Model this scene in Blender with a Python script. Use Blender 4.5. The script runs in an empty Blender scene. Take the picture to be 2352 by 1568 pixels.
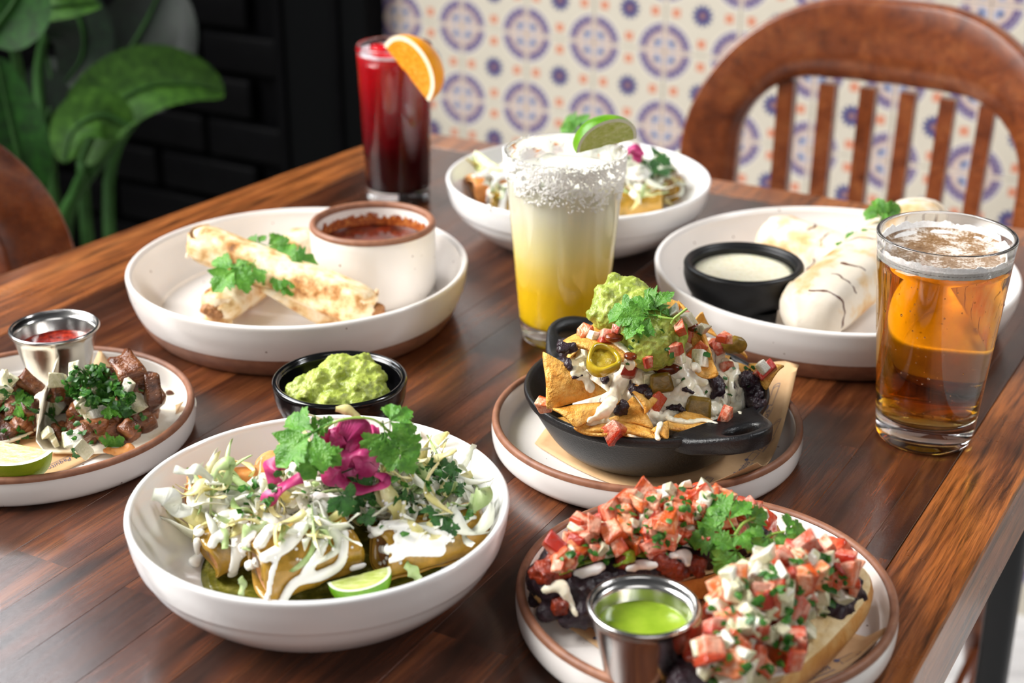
import bpy, bmesh, math, random
from math import pi, sin, cos, sqrt, radians, atan2, floor
from mathutils import Vector, Matrix, Euler, noise
from mathutils.bvhtree import BVHTree
random.seed(7)
sc = bpy.context.scene
C = sc.collection
TZ = 0.75            # height of the table top above the floor
EYE = 0.45           # camera height above the table top
PITCH = radians(23.6)
FPX = 3600.0         # focal length in pixels of the 2352 px wide frame

# ---------------------------------------------------------------- camera
cam = bpy.data.cameras.new('camera'); camo = bpy.data.objects.new('camera', cam); C.objects.link(camo)
camo.location = (0, 0, TZ + EYE); camo.rotation_euler = (pi/2 - PITCH, 0, 0)
cam.sensor_width = 36; cam.lens = FPX * 36 / 2352; cam.clip_start = .02; cam.clip_end = 60
cam.dof.use_dof = True; cam.dof.focus_distance = 0.89; cam.dof.aperture_fstop = 6.4; cam.dof.aperture_blades = 9
sc.camera = camo
# ---------------------------------------------------------------- light and exposure
world = bpy.data.worlds.new('room_light'); sc.world = world; world.use_nodes = True
bg = world.node_tree.nodes['Background']; bg.inputs[0].default_value = (.95, .97, 1, 1); bg.inputs[1].default_value = .085
def area(name, loc, target, sx, sy, power, col=(1, 1, 1), spread=180):
    l = bpy.data.lights.new(name, 'AREA'); l.shape = 'RECTANGLE'; l.size = sx; l.size_y = sy; l.energy = power; l.color = col; l.spread = radians(spread)
    o = bpy.data.objects.new(name, l); C.objects.link(o); o.location = loc
    o.rotation_euler = (Vector(target) - Vector(loc)).to_track_quat('-Z', 'Y').to_euler()
    return o
area('window_light_side', (-2.0, .95, 2.35), (0, .92, TZ), 1.6, 1.5, 38, (1, .985, .96), 90)
area('fill_light_behind', (.5, -2.0, 2.3), (0, .9, TZ), 2.6, 1.4, 4.0, (1, .99, .97), 75)  # unseen fill lamp, added to brighten the fronts of the dishes
area('window_light_right', (2.0, 1.5, 2.5), (.75, 1.6, .0), 1.2, 1.2, 38, (.97, .98, 1), 80)
area('window_light_back', (-1.15, 2.2, 2.15), (-.1, .9, TZ), .9, .7, 4, (.93, .96, 1), 100)
sc.view_settings.view_transform = 'Standard'; sc.view_settings.look = 'None'
sc.view_settings.exposure = 0.33; sc.view_settings.gamma = 1; sc.view_settings.use_curve_mapping = False
cy = sc.cycles
cy.max_bounces = 18; cy.transmission_bounces = 12; cy.glossy_bounces = 6; cy.diffuse_bounces = 10; cy.transparent_max_bounces = 16
cy.sample_clamp_indirect = 40; cy.blur_glossy = .5; cy.use_denoising = True

# ---------------------------------------------------------------- geometry of the view and of the table
FW = Vector((0, cos(PITCH), -sin(PITCH))); UP = Vector((0, sin(PITCH), cos(PITCH))); RT = Vector((1, 0, 0))
E0 = Vector((0, 0, TZ + EYE))
def rayd(u, v): return FW + RT * ((u - 1176) / FPX) - UP * ((v - 784) / FPX)
def P(u, v, h=0):                     # point seen at (u,v) at height h above the table
    d = rayd(u, v); return E0 + d * ((TZ + h - E0.z) / d.z)
def Py(u, v, y):                      # ... at distance y on the floor
    d = rayd(u, v); return E0 + d * (y / d.y)
def Pd(u, v, dep): return E0 + rayd(u, v) * dep
AN = radians(-29.5)
SX = Vector((cos(AN), sin(AN), 0)); TX = Vector((sin(AN), -cos(AN), 0))    # along the back edge / towards the viewer
C0 = Vector((-.11, 1.582, TZ))
def T(s, t, h=0): return C0 + SX * s + TX * t + Vector((0, 0, h))
TROT = AN                              # local x = SX, local y = -TX
# ---------------------------------------------------------------- colours and materials
def lin(c):
    c = c / 255
    return c / 12.92 if c <= .04045 else ((c + .055) / 1.055) ** 2.4
def hx(s): return (lin(int(s[0:2], 16)), lin(int(s[2:4], 16)), lin(int(s[4:6], 16)), 1)
class NT:
    def __init__(s, name):
        s.m = bpy.data.materials.new(name); s.m.use_nodes = True; s.t = s.m.node_tree; s.b = s.t.nodes['Principled BSDF']; s.tc = None
    def n(s, t, **k):
        x = s.t.nodes.new(t)
        for a, v in k.items(): setattr(x, a, v)
        return x
    def l(s, a, b): s.t.links.new(a, b)
    def co(s, which='Object'):
        if not s.tc: s.tc = s.n('ShaderNodeTexCoord')
        return s.tc.outputs[which]
    def val(s, x, sock):
        if isinstance(x, (int, float)): sock.default_value = x
        else: s.l(x, sock)
    def ma(s, op, a, b=None, c=None):
        x = s.n('ShaderNodeMath', operation=op); s.val(a, x.inputs[0])
        if b is not None: s.val(b, x.inputs[1])
        if c is not None: s.val(c, x.inputs[2])
        return x.outputs[0]
    def mix(s, f, a, b):
        x = s.n('ShaderNodeMix', data_type='RGBA'); s.val(f, x.inputs[0])
        for v, k in ((a, 6), (b, 7)):
            if isinstance(v, tuple): x.inputs[k].default_value = v
            else: s.l(v, x.inputs[k])
        return x.outputs[2]
    def noise(s, vec, scale, detail=4, rough=.6, dist=0):
        x = s.n('ShaderNodeTexNoise'); x.inputs['Scale'].default_value = scale; x.inputs['Detail'].default_value = detail
        x.inputs['Roughness'].default_value = rough; x.inputs['Distortion'].default_value = dist; s.l(vec, x.inputs['Vector']); return x.outputs[0]
    def ramp(s, f, stops):
        x = s.n('ShaderNodeValToRGB'); e = x.color_ramp.elements
        while len(e) < len(stops): e.new(.5)
        for i, (p, c) in enumerate(stops): e[i].position = p; e[i].color = hx(c) if isinstance(c, str) else c
        s.l(f, x.inputs[0]); return x.outputs[0]
    def vec(s, scale=(1, 1, 1), rnd=False, which='Object'):
        m = s.n('ShaderNodeMapping'); m.inputs['Scale'].default_value = scale; s.l(s.co(which), m.inputs['Vector'])
        if rnd:
            oi = s.n('ShaderNodeObjectInfo'); r = s.ma('MULTIPLY', oi.outputs['Random'], 37.0)
            cx = s.n('ShaderNodeCombineXYZ'); s.l(r, cx.inputs[0]); s.l(r, cx.inputs[1]); s.l(r, cx.inputs[2]); s.l(cx.outputs[0], m.inputs['Location'])
        return m.outputs[0]
    def bump(s, h, strength, dist=.002):
        x = s.n('ShaderNodeBump'); x.inputs['Strength'].default_value = strength; x.inputs['Distance'].default_value = dist
        s.l(h, x.inputs['Height']); s.l(x.outputs[0], s.b.inputs['Normal'])
    def set(s, **k):
        for a, v in k.items():
            i = s.b.inputs[a.replace('_', ' ')]
            if hasattr(v, 'is_output'): s.l(v, i)
            else: i.default_value = v
        return s
def pm(name, stops, scale=60, rough=.5, bump=0, bscale=None, bd=.0015, sss=0, srad=(.004, .002, .001), metal=0, spec=.5, rnd=True, detail=4, trans=0, ior=1.45, coat=0, var=0, stretch=(1, 1, 1), dist=0):
    """noise-coloured principled material; var: lightness change from piece to piece"""
    n = NT(name); v = n.vec(stretch, rnd)
    if isinstance(stops, str): stops = [(0, stops), (1, stops)]
    col = n.ramp(n.noise(v, scale, detail, .6, dist), stops)
    if var:
        oi = n.n('ShaderNodeObjectInfo'); h = n.n('ShaderNodeHueSaturation')
        n.l(n.ma('MULTIPLY_ADD', oi.outputs['Random'], var * 2, 1 - var), h.inputs['Value']); n.l(col, h.inputs['Color']); col = h.outputs[0]
    n.set(Base_Color=col, Roughness=rough, Metallic=metal, Specular_IOR_Level=spec, IOR=ior, Transmission_Weight=trans, Coat_Weight=coat, Coat_Roughness=.08)
    if sss: n.set(Subsurface_Weight=sss, Subsurface_Radius=srad, Subsurface_Scale=1.0)
    if bump: n.bump(n.noise(v, bscale or scale * 2, 3), bump, bd)
    return n.m
def solid(name, col, **k): return pm(name, [(0, col), (1, col)], **k)
def glassm(name, col=(1, 1, 1, 1), ior=1.45, rough=0, dens=0, vcol=None):
    n = NT(name); n.set(Base_Color=col, Roughness=rough, IOR=ior, Transmission_Weight=1.0)
    if dens:
        a = n.n('ShaderNodeVolumeAbsorption'); a.inputs[0].default_value = vcol; a.inputs[1].default_value = dens
        n.l(a.outputs[0], n.t.nodes['Material Output'].inputs['Volume'])
    return n.m
# ---------------------------------------------------------------- objects
def link(o, parent=None):
    C.objects.link(o)
    if parent: o.parent = parent
    return o
def tag(o, label=None, cat=None, group=None, kind=None):
    if label: o['label'] = label
    if cat: o['category'] = cat
    if group: o['group'] = group
    if kind: o['kind'] = kind
    return o
def thing(name, label, cat, loc, rz=0, group=None):
    o = link(bpy.data.objects.new(name, None)); o.location = loc; o.rotation_euler = (0, 0, rz); o.empty_display_size = .02
    return tag(o, label, cat, group)
def wm(o):
    m = o.matrix_basis.copy()
    return wm(o.parent) @ m if o.parent else m
def data(name, vs, fs, mat, smooth=True):
    me = bpy.data.meshes.new(name); me.from_pydata([tuple(v) for v in vs], [], fs); me.update()
    if smooth: me.polygons.foreach_set('use_smooth', [True] * len(me.polygons))
    if mat: me.materials.append(mat)
    return me
def mk(name, vs, fs, mat, parent=None, smooth=True, world=True):
    """mesh object; world=True: verts are world points (converted to the parent's space or re-centred)"""
    vs = [Vector(v) for v in vs]
    if world:
        if parent:
            inv = wm(parent).inverted(); vs = [inv @ v for v in vs]; o = bpy.data.objects.new(name, data(name, vs, fs, mat, smooth))
        else:
            c = sum(vs, Vector()) / max(1, len(vs)); zmin = min(v.z for v in vs); c.z = zmin
            o = bpy.data.objects.new(name, data(name, [v - c for v in vs], fs, mat, smooth)); o.location = c
    else: o = bpy.data.objects.new(name, data(name, vs, fs, mat, smooth))
    return link(o, parent)
def recalc(o):
    bm = bmesh.new(); bm.from_mesh(o.data); bmesh.ops.recalc_face_normals(bm, faces=bm.faces); bm.to_mesh(o.data); bm.free(); return o
def grid_faces(nu, nv, cu=False, cv=False):
    f = []
    for i in range(nu if cu else nu - 1):
        for j in range(nv if cv else nv - 1):
            a, b = i * nv + j, ((i + 1) % nu) * nv + j; c, d = ((i + 1) % nu) * nv + (j + 1) % nv, i * nv + (j + 1) % nv
            f.append((a, b, c, d))
    return f
def lathe(prof, seg=96, closed=False):
    """prof: (r,z) from inside to outside or bottom up; returns verts, faces; poles when r == 0"""
    vs, fs = [], []; idx = []
    for r, z in prof:
        if r < 1e-7: vs.append((0, 0, z)); idx.append([len(vs) - 1] * seg)
        else:
            b = len(vs); vs += [(r * cos(2 * pi * k / seg), r * sin(2 * pi * k / seg), z) for k in range(seg)]; idx.append(list(range(b, b + seg)))
    m = len(prof)
    for i in range(m if closed else m - 1):
        A, B = idx[i], idx[(i + 1) % m]
        for k in range(seg):
            q = [A[k], A[(k + 1) % seg], B[(k + 1) % seg], B[k]]; q = list(dict.fromkeys(q))
            if len(q) > 2: fs.append(tuple(q))
    return vs, fs
def smoothprof(pts, n=6):
    """catmull-rom through (r,z) points"""
    out = []; p = [pts[0]] + list(pts) + [pts[-1]]
    for i in range(1, len(p) - 2):
        for k in range(n):
            t = k / n; a, b, c, d = p[i - 1], p[i], p[i + 1], p[i + 2]
            out.append(tuple(.5 * (2 * b[j] + (c[j] - a[j]) * t + (2 * a[j] - 5 * b[j] + 4 * c[j] - d[j]) * t * t + (3 * b[j] - a[j] - 3 * c[j] + d[j]) * t ** 3) for j in range(len(b))))
    out.append(tuple(pts[-1])); return out
def spline(pts, n=6): return [Vector(p) for p in smoothprof([tuple(p) for p in pts], n)]
def lathe_obj(name, prof, mat, parent, seg=96, closed=False):
    vs, fs = lathe(prof, seg, closed); return recalc(mk(name, vs, fs, mat, parent, world=False))
def frames(pts):
    out = []; n = None
    for i, p in enumerate(pts):
        d = (pts[min(i + 1, len(pts) - 1)] - pts[max(i - 1, 0)]).normalized()
        if n is None: n = d.orthogonal().normalized()
        n = (n - d * n.dot(d)).normalized(); out.append((d, n, d.cross(n)))
    return out
def tube(pts, rads, seg=8, cap=True):
    pts = [Vector(p) for p in pts]; vs = []; fr = frames(pts); n = len(pts)
    for i, p in enumerate(pts):
        r = rads[i] if hasattr(rads, '__len__') else rads
        vs += [p + (fr[i][1] * cos(2 * pi * k / seg) + fr[i][2] * sin(2 * pi * k / seg)) * r for k in range(seg)]
    fs = grid_faces(n, seg, False, True)
    if cap: fs += [tuple(range(seg))[::-1], tuple(range((n - 1) * seg, n * seg))]
    return vs, fs
def boxv(x0, x1, y0, y1, z0, z1, b=0):
    """box with chamfered top edges"""
    vs = [(x0, y0, z0), (x1, y0, z0), (x1, y1, z0), (x0, y1, z0), (x0, y0, z1 - b), (x1, y0, z1 - b), (x1, y1, z1 - b), (x0, y1, z1 - b)]
    fs = [(3, 2, 1, 0), (0, 1, 5, 4), (1, 2, 6, 5), (2, 3, 7, 6), (3, 0, 4, 7)]
    if b:
        vs += [(x0 + b, y0 + b, z1), (x1 - b, y0 + b, z1), (x1 - b, y1 - b, z1), (x0 + b, y1 - b, z1)]
        fs += [(4, 5, 9, 8), (5, 6, 10, 9), (6, 7, 11, 10), (7, 4, 8, 11), (8, 9, 10, 11)]
    else: fs.append((4, 5, 6, 7))
    return vs, fs
def join(*vf):
    vs, fs = [], []
    for v, f in vf:
        o = len(vs); vs += [Vector(x) for x in v]; fs += [tuple(i + o for i in q) for q in f]
    return vs, fs
def rbox(sx, sy, sz, r, seg=2):
    bm = bmesh.new(); bmesh.ops.create_cube(bm, size=1)
    for v in bm.verts: v.co = Vector((v.co.x * sx, v.co.y * sy, v.co.z * sz))
    bmesh.ops.bevel(bm, geom=bm.edges[:], offset=r, segments=seg, profile=.5, affect='EDGES')
    bm.verts.index_update(); vs = [v.co.copy() for v in bm.verts]; fs = [tuple(v.index for v in f.verts) for f in bm.faces]; bm.free(); return vs, fs
def xf(vf, M): return [M @ Vector(v) for v in vf[0]], vf[1]
def ico(sub=2):
    bm = bmesh.new(); bmesh.ops.create_icosphere(bm, subdivisions=sub, radius=1); bm.verts.index_update()
    vs = [v.co.copy() for v in bm.verts]; fs = [tuple(v.index for v in f.verts) for f in bm.faces]; bm.free(); return vs, fs
ICO1, ICO2, ICO3 = ico(1), ico(2), ico(3)
def axes(y, z):
    """rotation whose local Y points along y and local Z near z"""
    y = Vector(y).normalized(); z = Vector(z); z = (z - y * z.dot(y))
    z = z.normalized() if z.length > 1e-6 else y.orthogonal().normalized()
    x = y.cross(z); return Matrix((x, y, z)).transposed().to_4x4()
def at(o, p, R=None, s=1.0):
    M = Matrix.Translation(Vector(p)) @ (R if R is not None else Matrix.Identity(4)) @ Matrix.Diagonal((s, s, s, 1) if not hasattr(s, '__len__') else (*s, 1))
    o.matrix_basis = M; return o
def blob(name, balls, mat, parent=None, vox=.0016, amp=0, nscale=120, smooth=2, seed=0):
    """balls: (point, radius or (r,r,rz), optional rotation) fused into one skin"""
    vs, fs = [], []
    for b in balls:
        c, r = Vector(b[0]), b[1]
        r = (r, r, r) if not hasattr(r, '__len__') else r
        R = b[2] if len(b) > 2 else Matrix.Identity(4)
        o = len(vs); vs += [c + R.to_3x3() @ Vector((v.x * r[0], v.y * r[1], v.z * r[2])) for v in ICO2[0]]; fs += [tuple(i + o for i in f) for f in ICO2[1]]
    me = data('t', vs, fs, None); o = bpy.data.objects.new('t', me); C.objects.link(o)
    md = o.modifiers.new('r', 'REMESH'); md.mode = 'VOXEL'; md.voxel_size = vox
    dg = bpy.context.evaluated_depsgraph_get(); me2 = bpy.data.meshes.new_from_object(o.evaluated_get(dg)); bpy.data.objects.remove(o); bpy.data.meshes.remove(me)
    bm = bmesh.new(); bm.from_mesh(me2)
    for _ in range(smooth): bmesh.ops.smooth_vert(bm, verts=bm.verts, factor=.5, use_axis_x=True, use_axis_y=True, use_axis_z=True)
    bm.normal_update()
    if amp:
        off = Vector((seed * 3.1, seed * 1.7, seed))
        ds = [v.normal * (amp * (noise.noise(v.co * nscale + off) + .5 * noise.noise(v.co * nscale * 2.3 + off))) for v in bm.verts]
        for v, d in zip(bm.verts, ds): v.co += d
    bm.verts.index_update(); vv = [v.co.copy() for v in bm.verts]; ff = [tuple(v.index for v in f.verts) for f in bm.faces]; bm.free(); bpy.data.meshes.remove(me2)
    return mk(name, vv, ff, mat, parent)
class Pile:
    """what has been put into one dish so far; later pieces are laid on it"""
    def __init__(s): s.v, s.f, s.t = [], [], None
    def add(s, *os):
        for o in os:
            for q in ([o] if o.type == 'MESH' else []) + list(o.children_recursive):
                if q.type != 'MESH': continue
                M = wm(q); b = len(s.v); s.v += [M @ v.co for v in q.data.vertices]; s.f += [tuple(i + b for i in p.vertices) for p in q.data.polygons]
        s.t = None
    def tree(s):
        if s.t is None: s.t = BVHTree.FromPolygons(s.v, s.f)
        return s.t
    def see(s, u, v):
        d = rayd(u, v).normalized(); h = s.tree().ray_cast(E0, d)
        if h[0] is None: return None, None
        n = h[1] if h[1].dot(d) < 0 else -h[1]
        return h[0], n
    def drop(s, x, y):
        h = s.tree().ray_cast(Vector((x, y, TZ + .3)), Vector((0, 0, -1)))
        if h[0] is None: return Vector((x, y, TZ)), Vector((0, 0, 1))
        return h[0], h[1] if h[1].z > 0 else -h[1]
# ================================================================ the room
def tile_material():
    n = NT('painted_tile'); sep = n.n('ShaderNodeSeparateXYZ'); n.l(n.co('Object'), sep.inputs[0])
    x = n.ma('DIVIDE', n.ma('ABSOLUTE', sep.outputs[0]), TS); z = n.ma('DIVIDE', n.ma('ABSOLUTE', sep.outputs[2]), TS)
    cx = n.ma('SUBTRACT', .5, x); cz = n.ma('SUBTRACT', .5, z)
    rc = n.ma('SQRT', n.ma('ADD', n.ma('MULTIPLY', cx, cx), n.ma('MULTIPLY', cz, cz)))
    r = n.ma('SQRT', n.ma('ADD', n.ma('MULTIPLY', x, x), n.ma('MULTIPLY', z, z)))
    th = n.ma('ARCTAN2', cz, cx); tc = n.ma('ARCTAN2', z, x)
    lt = lambda a, b: n.ma('LESS_THAN', a, b)
    gt = lambda a, b: n.ma('GREATER_THAN', a, b)
    an = lambda *q: q[0] if len(q) == 1 else n.ma('MULTIPLY', q[0], an(*q[1:]))
    col = hx('d6cfbf')
    mn = n.ma('MINIMUM', cx, cz)
    gap = gt(mn, .035)
    col = n.mix(lt(rc, .40), col, hx('dcd5c6'))
    col = n.mix(an(lt(rc, .365), gt(rc, .335), gap), col, hx('8a84a8'))
    teeth = n.ma('MULTIPLY_ADD', n.ma('SINE', n.ma('MULTIPLY', th, 26)), .018, .335)
    col = n.mix(an(lt(rc, teeth), gt(rc, .25), gap), col, hx('74668c'))
    col = n.mix(an(lt(rc, .25), gap), col, hx('d2bdb1'))
    petals = n.ma('MULTIPLY_ADD', n.ma('SINE', n.ma('MULTIPLY', th, 12)), .03, .17)
    col = n.mix(an(lt(rc, petals), gt(rc, .09), gap), col, hx('a9aec6'))
    dx = n.ma('SUBTRACT', cx, .11); dz = n.ma('SUBTRACT', cz, .11); dd = n.ma('SQRT', n.ma('ADD', n.ma('MULTIPLY', dx, dx), n.ma('MULTIPLY', dz, dz)))
    col = n.mix(lt(dd, .035), col, hx('4d6690'))
    col = n.mix(an(lt(mn, .035), lt(rc, .34)), col, hx('d8c8bc'))
    sr = n.ma('MULTIPLY_ADD', n.ma('COSINE', n.ma('MULTIPLY', tc, 12)), .022, .125)
    col = n.mix(lt(r, sr), col, hx('47497f'))
    col = n.mix(lt(r, .045), col, hx('96706f'))
    def sq(a, b): return an(lt(a, .055), lt(n.ma('ABSOLUTE', n.ma('SUBTRACT', b, .355)), .055))
    o = n.ma('MAXIMUM', sq(x, z), sq(z, x)); wob = n.noise(n.vec((1, 1, 1), True), 260, 3)
    col = n.mix(n.ma('MULTIPLY', o, n.ma('MULTIPLY_ADD', wob, .6, .55)), col, hx('d98260'))
    n.set(Base_Color=col, Roughness=.22, Coat_Weight=.2); n.bump(n.noise(n.vec((1, 1, 1), True), 40, 2), .12, .001)
    return n.m
TS = .1062
M_tile = tile_material()
M_grout = pm('grout', [(.3, 'cfc8b8'), (.7, 'bdb5a4')], 80, .9)
M_black = pm('black_paint', [(.3, '050506'), (.7, '08080a')], 30, .6, bump=.25, bscale=60, spec=.06)
M_brickblk = pm('black_painted_brick', [(.3, '040405'), (.7, '070709')], 25, .55, bump=.5, bscale=70, bd=.003, spec=.10)
M_pier = solid('dark_grey_trim', '060708', rough=.7, spec=.08)
M_floor = pm('pale_floor', [(.3, 'd9d7d3'), (.7, 'e6e4e1')], 3, .55)
WB = .6
def wallpt(s, t, z): p = C0 + SX * s + TX * t; return Vector((p.x, p.y, z))
# back wall: backing with the tiles as its pieces
wb = thing('wall_back', None, None, wallpt(0, -WB, 0), AN); wb['kind'] = 'structure'
def lbox(name, parent, x0, x1, y0, y1, z0, z1, mat, b=0):
    vs, fs = boxv(x0, x1, y0, y1, z0, z1, b); return mk(name, vs, fs, mat, parent, smooth=False, world=False)
SE = -.43             # where the tiles end at the dark pier
lbox('backing', wb, SE, 2.6, .006, .16, 0, 1.19, M_grout)
lbox('upper_panel', wb, SE, 2.6, -.002, .16, 1.19, 2.7, M_pier)
tv, tf = rbox(TS - .0008, .008, TS - .0008, .0008, 1)
tile_me = data('tile', tv, tf, M_tile, False)
for i in range(-3, 13):
    for k in range(-8, 7):
        x = -.1355 + i * TS; z = TZ - .0905 + k * TS
        if x - TS / 2 < SE:
            if x + TS / 2 < SE + .01: continue
            cut = data('tile', [(max(v.x, SE + .001 - x), v.y, v.z) for v in tv], tf, M_tile, False)
            o = bpy.data.objects.new('tile', cut)
        else: o = bpy.data.objects.new('tile', tile_me)
        link(o, wb); o.location = (x, .002 + random.uniform(-.0004, .0004), z); o.rotation_euler = (random.uniform(-.004, .004), 0, random.uniform(-.004, .004))
# dark pier and black brick wall on the left
pr = thing('trim_1', None, None, wallpt(0, -WB, 0), AN); pr['kind'] = 'structure'
lbox('pier', pr, SE - .17, SE, -.05, .12, 0, 2.7, M_pier, 0)
lbox('pier_bead', pr, SE - .058, SE - .046, -.056, -.05, 0, 2.7, M_black, 0)
lbox('pier_bead', pr, SE - .165, SE - .15, -.056, -.05, 0, 2.7, M_black, 0)
wl = thing('wall_left', None, None, wallpt(0, -WB, 0), AN); wl['kind'] = 'structure'
lbox('backing', wl, -3.2, SE - .17, .05, .2, 0, 2.7, M_black)
bv, bf = rbox(.205, .03, .062, .006, 2)
brick_me = data('brick', bv, bf, M_brickblk)
for r in range(3, 17):
    for c in range(11):
        x = SE - .17 - .11 - c * .216 + (.108 if r % 2 else 0)
        if x + .1 > SE - .172: continue
        o = link(bpy.data.objects.new('brick', brick_me), wl); o.location = (x, .045 + random.uniform(-.004, .004), .03 + r * .073)
        o.rotation_euler = (random.uniform(-.02, .02), random.uniform(-.006, .006), random.uniform(-.012, .012))
# floor: pale boards in the part that shows
fl = thing('floor', None, None, (0, 0, 0), 0); fl['kind'] = 'structure'
lbox('slab', fl, -4, 4, -1.5, 4.2, -.1, -.012, M_floor)
M_board = pm('whitewashed_board', [(.3, 'dcdad8'), (.7, 'ecebe9')], 9, .5, bump=.15, bscale=60, stretch=(1, 8, 1), var=.03)
for i in range(26):
    for k in range(2):
        b = lbox('floor_board', fl, -.5 + k * 1.302, .8 + k * 1.302, .6 + i * .09, .6 + i * .09 + .087, -.012, random.uniform(-.0006, .0006), M_board, .0015)

# ================================================================ table
def wood(name, c0, c1, c2, rough=.24, var=.35, coat=.5, grain=.72):
    n = NT(name); v = n.vec((34, 1.6, 34), True); v2 = n.vec((7, .8, 7), True)
    g = n.noise(v, 6, 7, .62, .6); g2 = n.noise(v2, 5, 4, .6, .8); g3 = n.noise(n.vec((150, 5, 150), True), 9, 3, .7)
    col = n.ramp(g2, [(.28, c0), (.5, c1), (.75, c2)])
    dk = n.ramp(g, [(.35, '2a2320'), (.55, 'ffffff')])
    mx = n.n('ShaderNodeMix', data_type='RGBA', blend_type='MULTIPLY'); mx.inputs[0].default_value = grain; n.l(col, mx.inputs[6]); n.l(dk, mx.inputs[7]); col = mx.outputs[2]
    fn = n.ramp(g3, [(.3, '6a5a50'), (.6, 'ffffff')])
    mx = n.n('ShaderNodeMix', data_type='RGBA', blend_type='MULTIPLY'); mx.inputs[0].default_value = grain * .75; n.l(col, mx.inputs[6]); n.l(fn, mx.inputs[7]); col = mx.outputs[2]
    oi = n.n('ShaderNodeObjectInfo'); h = n.n('ShaderNodeHueSaturation')
    n.l(n.ma('MULTIPLY_ADD', oi.outputs['Random'], var * 2, 1 - var), h.inputs['Value']); n.l(col, h.inputs['Color'])
    rg = n.noise(n.vec((1, 1, 1), False), 14, 6, .7)
    n.set(Base_Color=h.outputs[0], Roughness=n.ma('MULTIPLY_ADD', rg, .22, rough - .08), Coat_Weight=coat, Coat_Roughness=.16)
    n.bump(n.ma('ADD', n.ma('MULTIPLY', g, .6), g3), .22, .0006); return n.m
M_stave = wood('butcher_block_stave', '20110a', '522a17', '7f4926', .21, .5, .5, .5)
M_border = wood('oak_border', '6a3518', '9c5a2a', 'bd773e', .26, .12, .4, .85)
tb = thing('dining_table', 'dark butcher-block wooden dining table under all the dishes', 'table', T(0, 0), AN)
TW, TL, TH = .735, 1.20, .048
LEFTK = -.105                       # the left edge runs slightly out towards the viewer
def lw(name, x0, x1, t0, t1, mat, top=0., b=.0012, bot=-TH, ends=True):
    vs, fs = boxv(x0, x1, -t1, -t0, bot, top, b)
    if not ends: vs = [(x, (-t1 if abs(y + t1) < b * 1.5 else -t0 if abs(y + t0) < b * 1.5 else y), z) for x, y, z in vs]
    return mk(name, vs, fs, mat, tb, smooth=False, world=False)
bl = .042
# left border follows the measured edge
vs, fs = boxv(0, bl, -TL, -bl, -TH, 0, .003); vs = [(x + (LEFTK * (-y) if x < bl * .5 else 0), y, z) for x, y, z in vs]
mk('border_board', vs, fs, M_border, tb, False, False)
lw('border_board', TW - bl, TW, bl, TL, M_border, 0, .0012)
lw('border_board', 0, TW, 0, bl, M_border, 0, .0012)
x = bl; k = 0
while x < TW - bl - .001:
    w = min(random.uniform(.034, .046), TW - bl - x)
    if TW - bl - x - w < .015: w = TW - bl - x
    t = bl
    while t < TL:
        L = random.uniform(.22, .55) if t > bl else random.uniform(.08, .5)
        if TL - t - L < .08: L = TL - t
        lw('stave', x, x + w, t, t + L, M_stave, 0, .00025, ends=False); t += L
    x += w
M_steel_black = solid('black_steel', '2a2b2d', rough=.45)
for (s, t) in ((.06, .10), (.675, .10), (.06, 1.08), (.668, .525)):
    vs, fs = rbox(.026, .026, TZ - TH - .012, .006, 2); vs = [(v.x + s, v.y - t, v.z - TH - (TZ - TH - .012) / 2) for v in vs]
    lg = mk('leg', vs, fs, M_steel_black, tb, True, False)
    vs, fs = rbox(.07, .07, .012, .003, 1); mk('foot_plate', [(v.x + s, v.y - t, v.z - TZ + .006) for v in vs], fs, M_steel_black, lg, False, False)

vs, fs = boxv(.612, .637, -1.12, -.08, -.23, -TH); mk('shade_panel', vs, fs, M_steel_black, tb, False, False)  # dark panel added in place of the shade under the table
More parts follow.
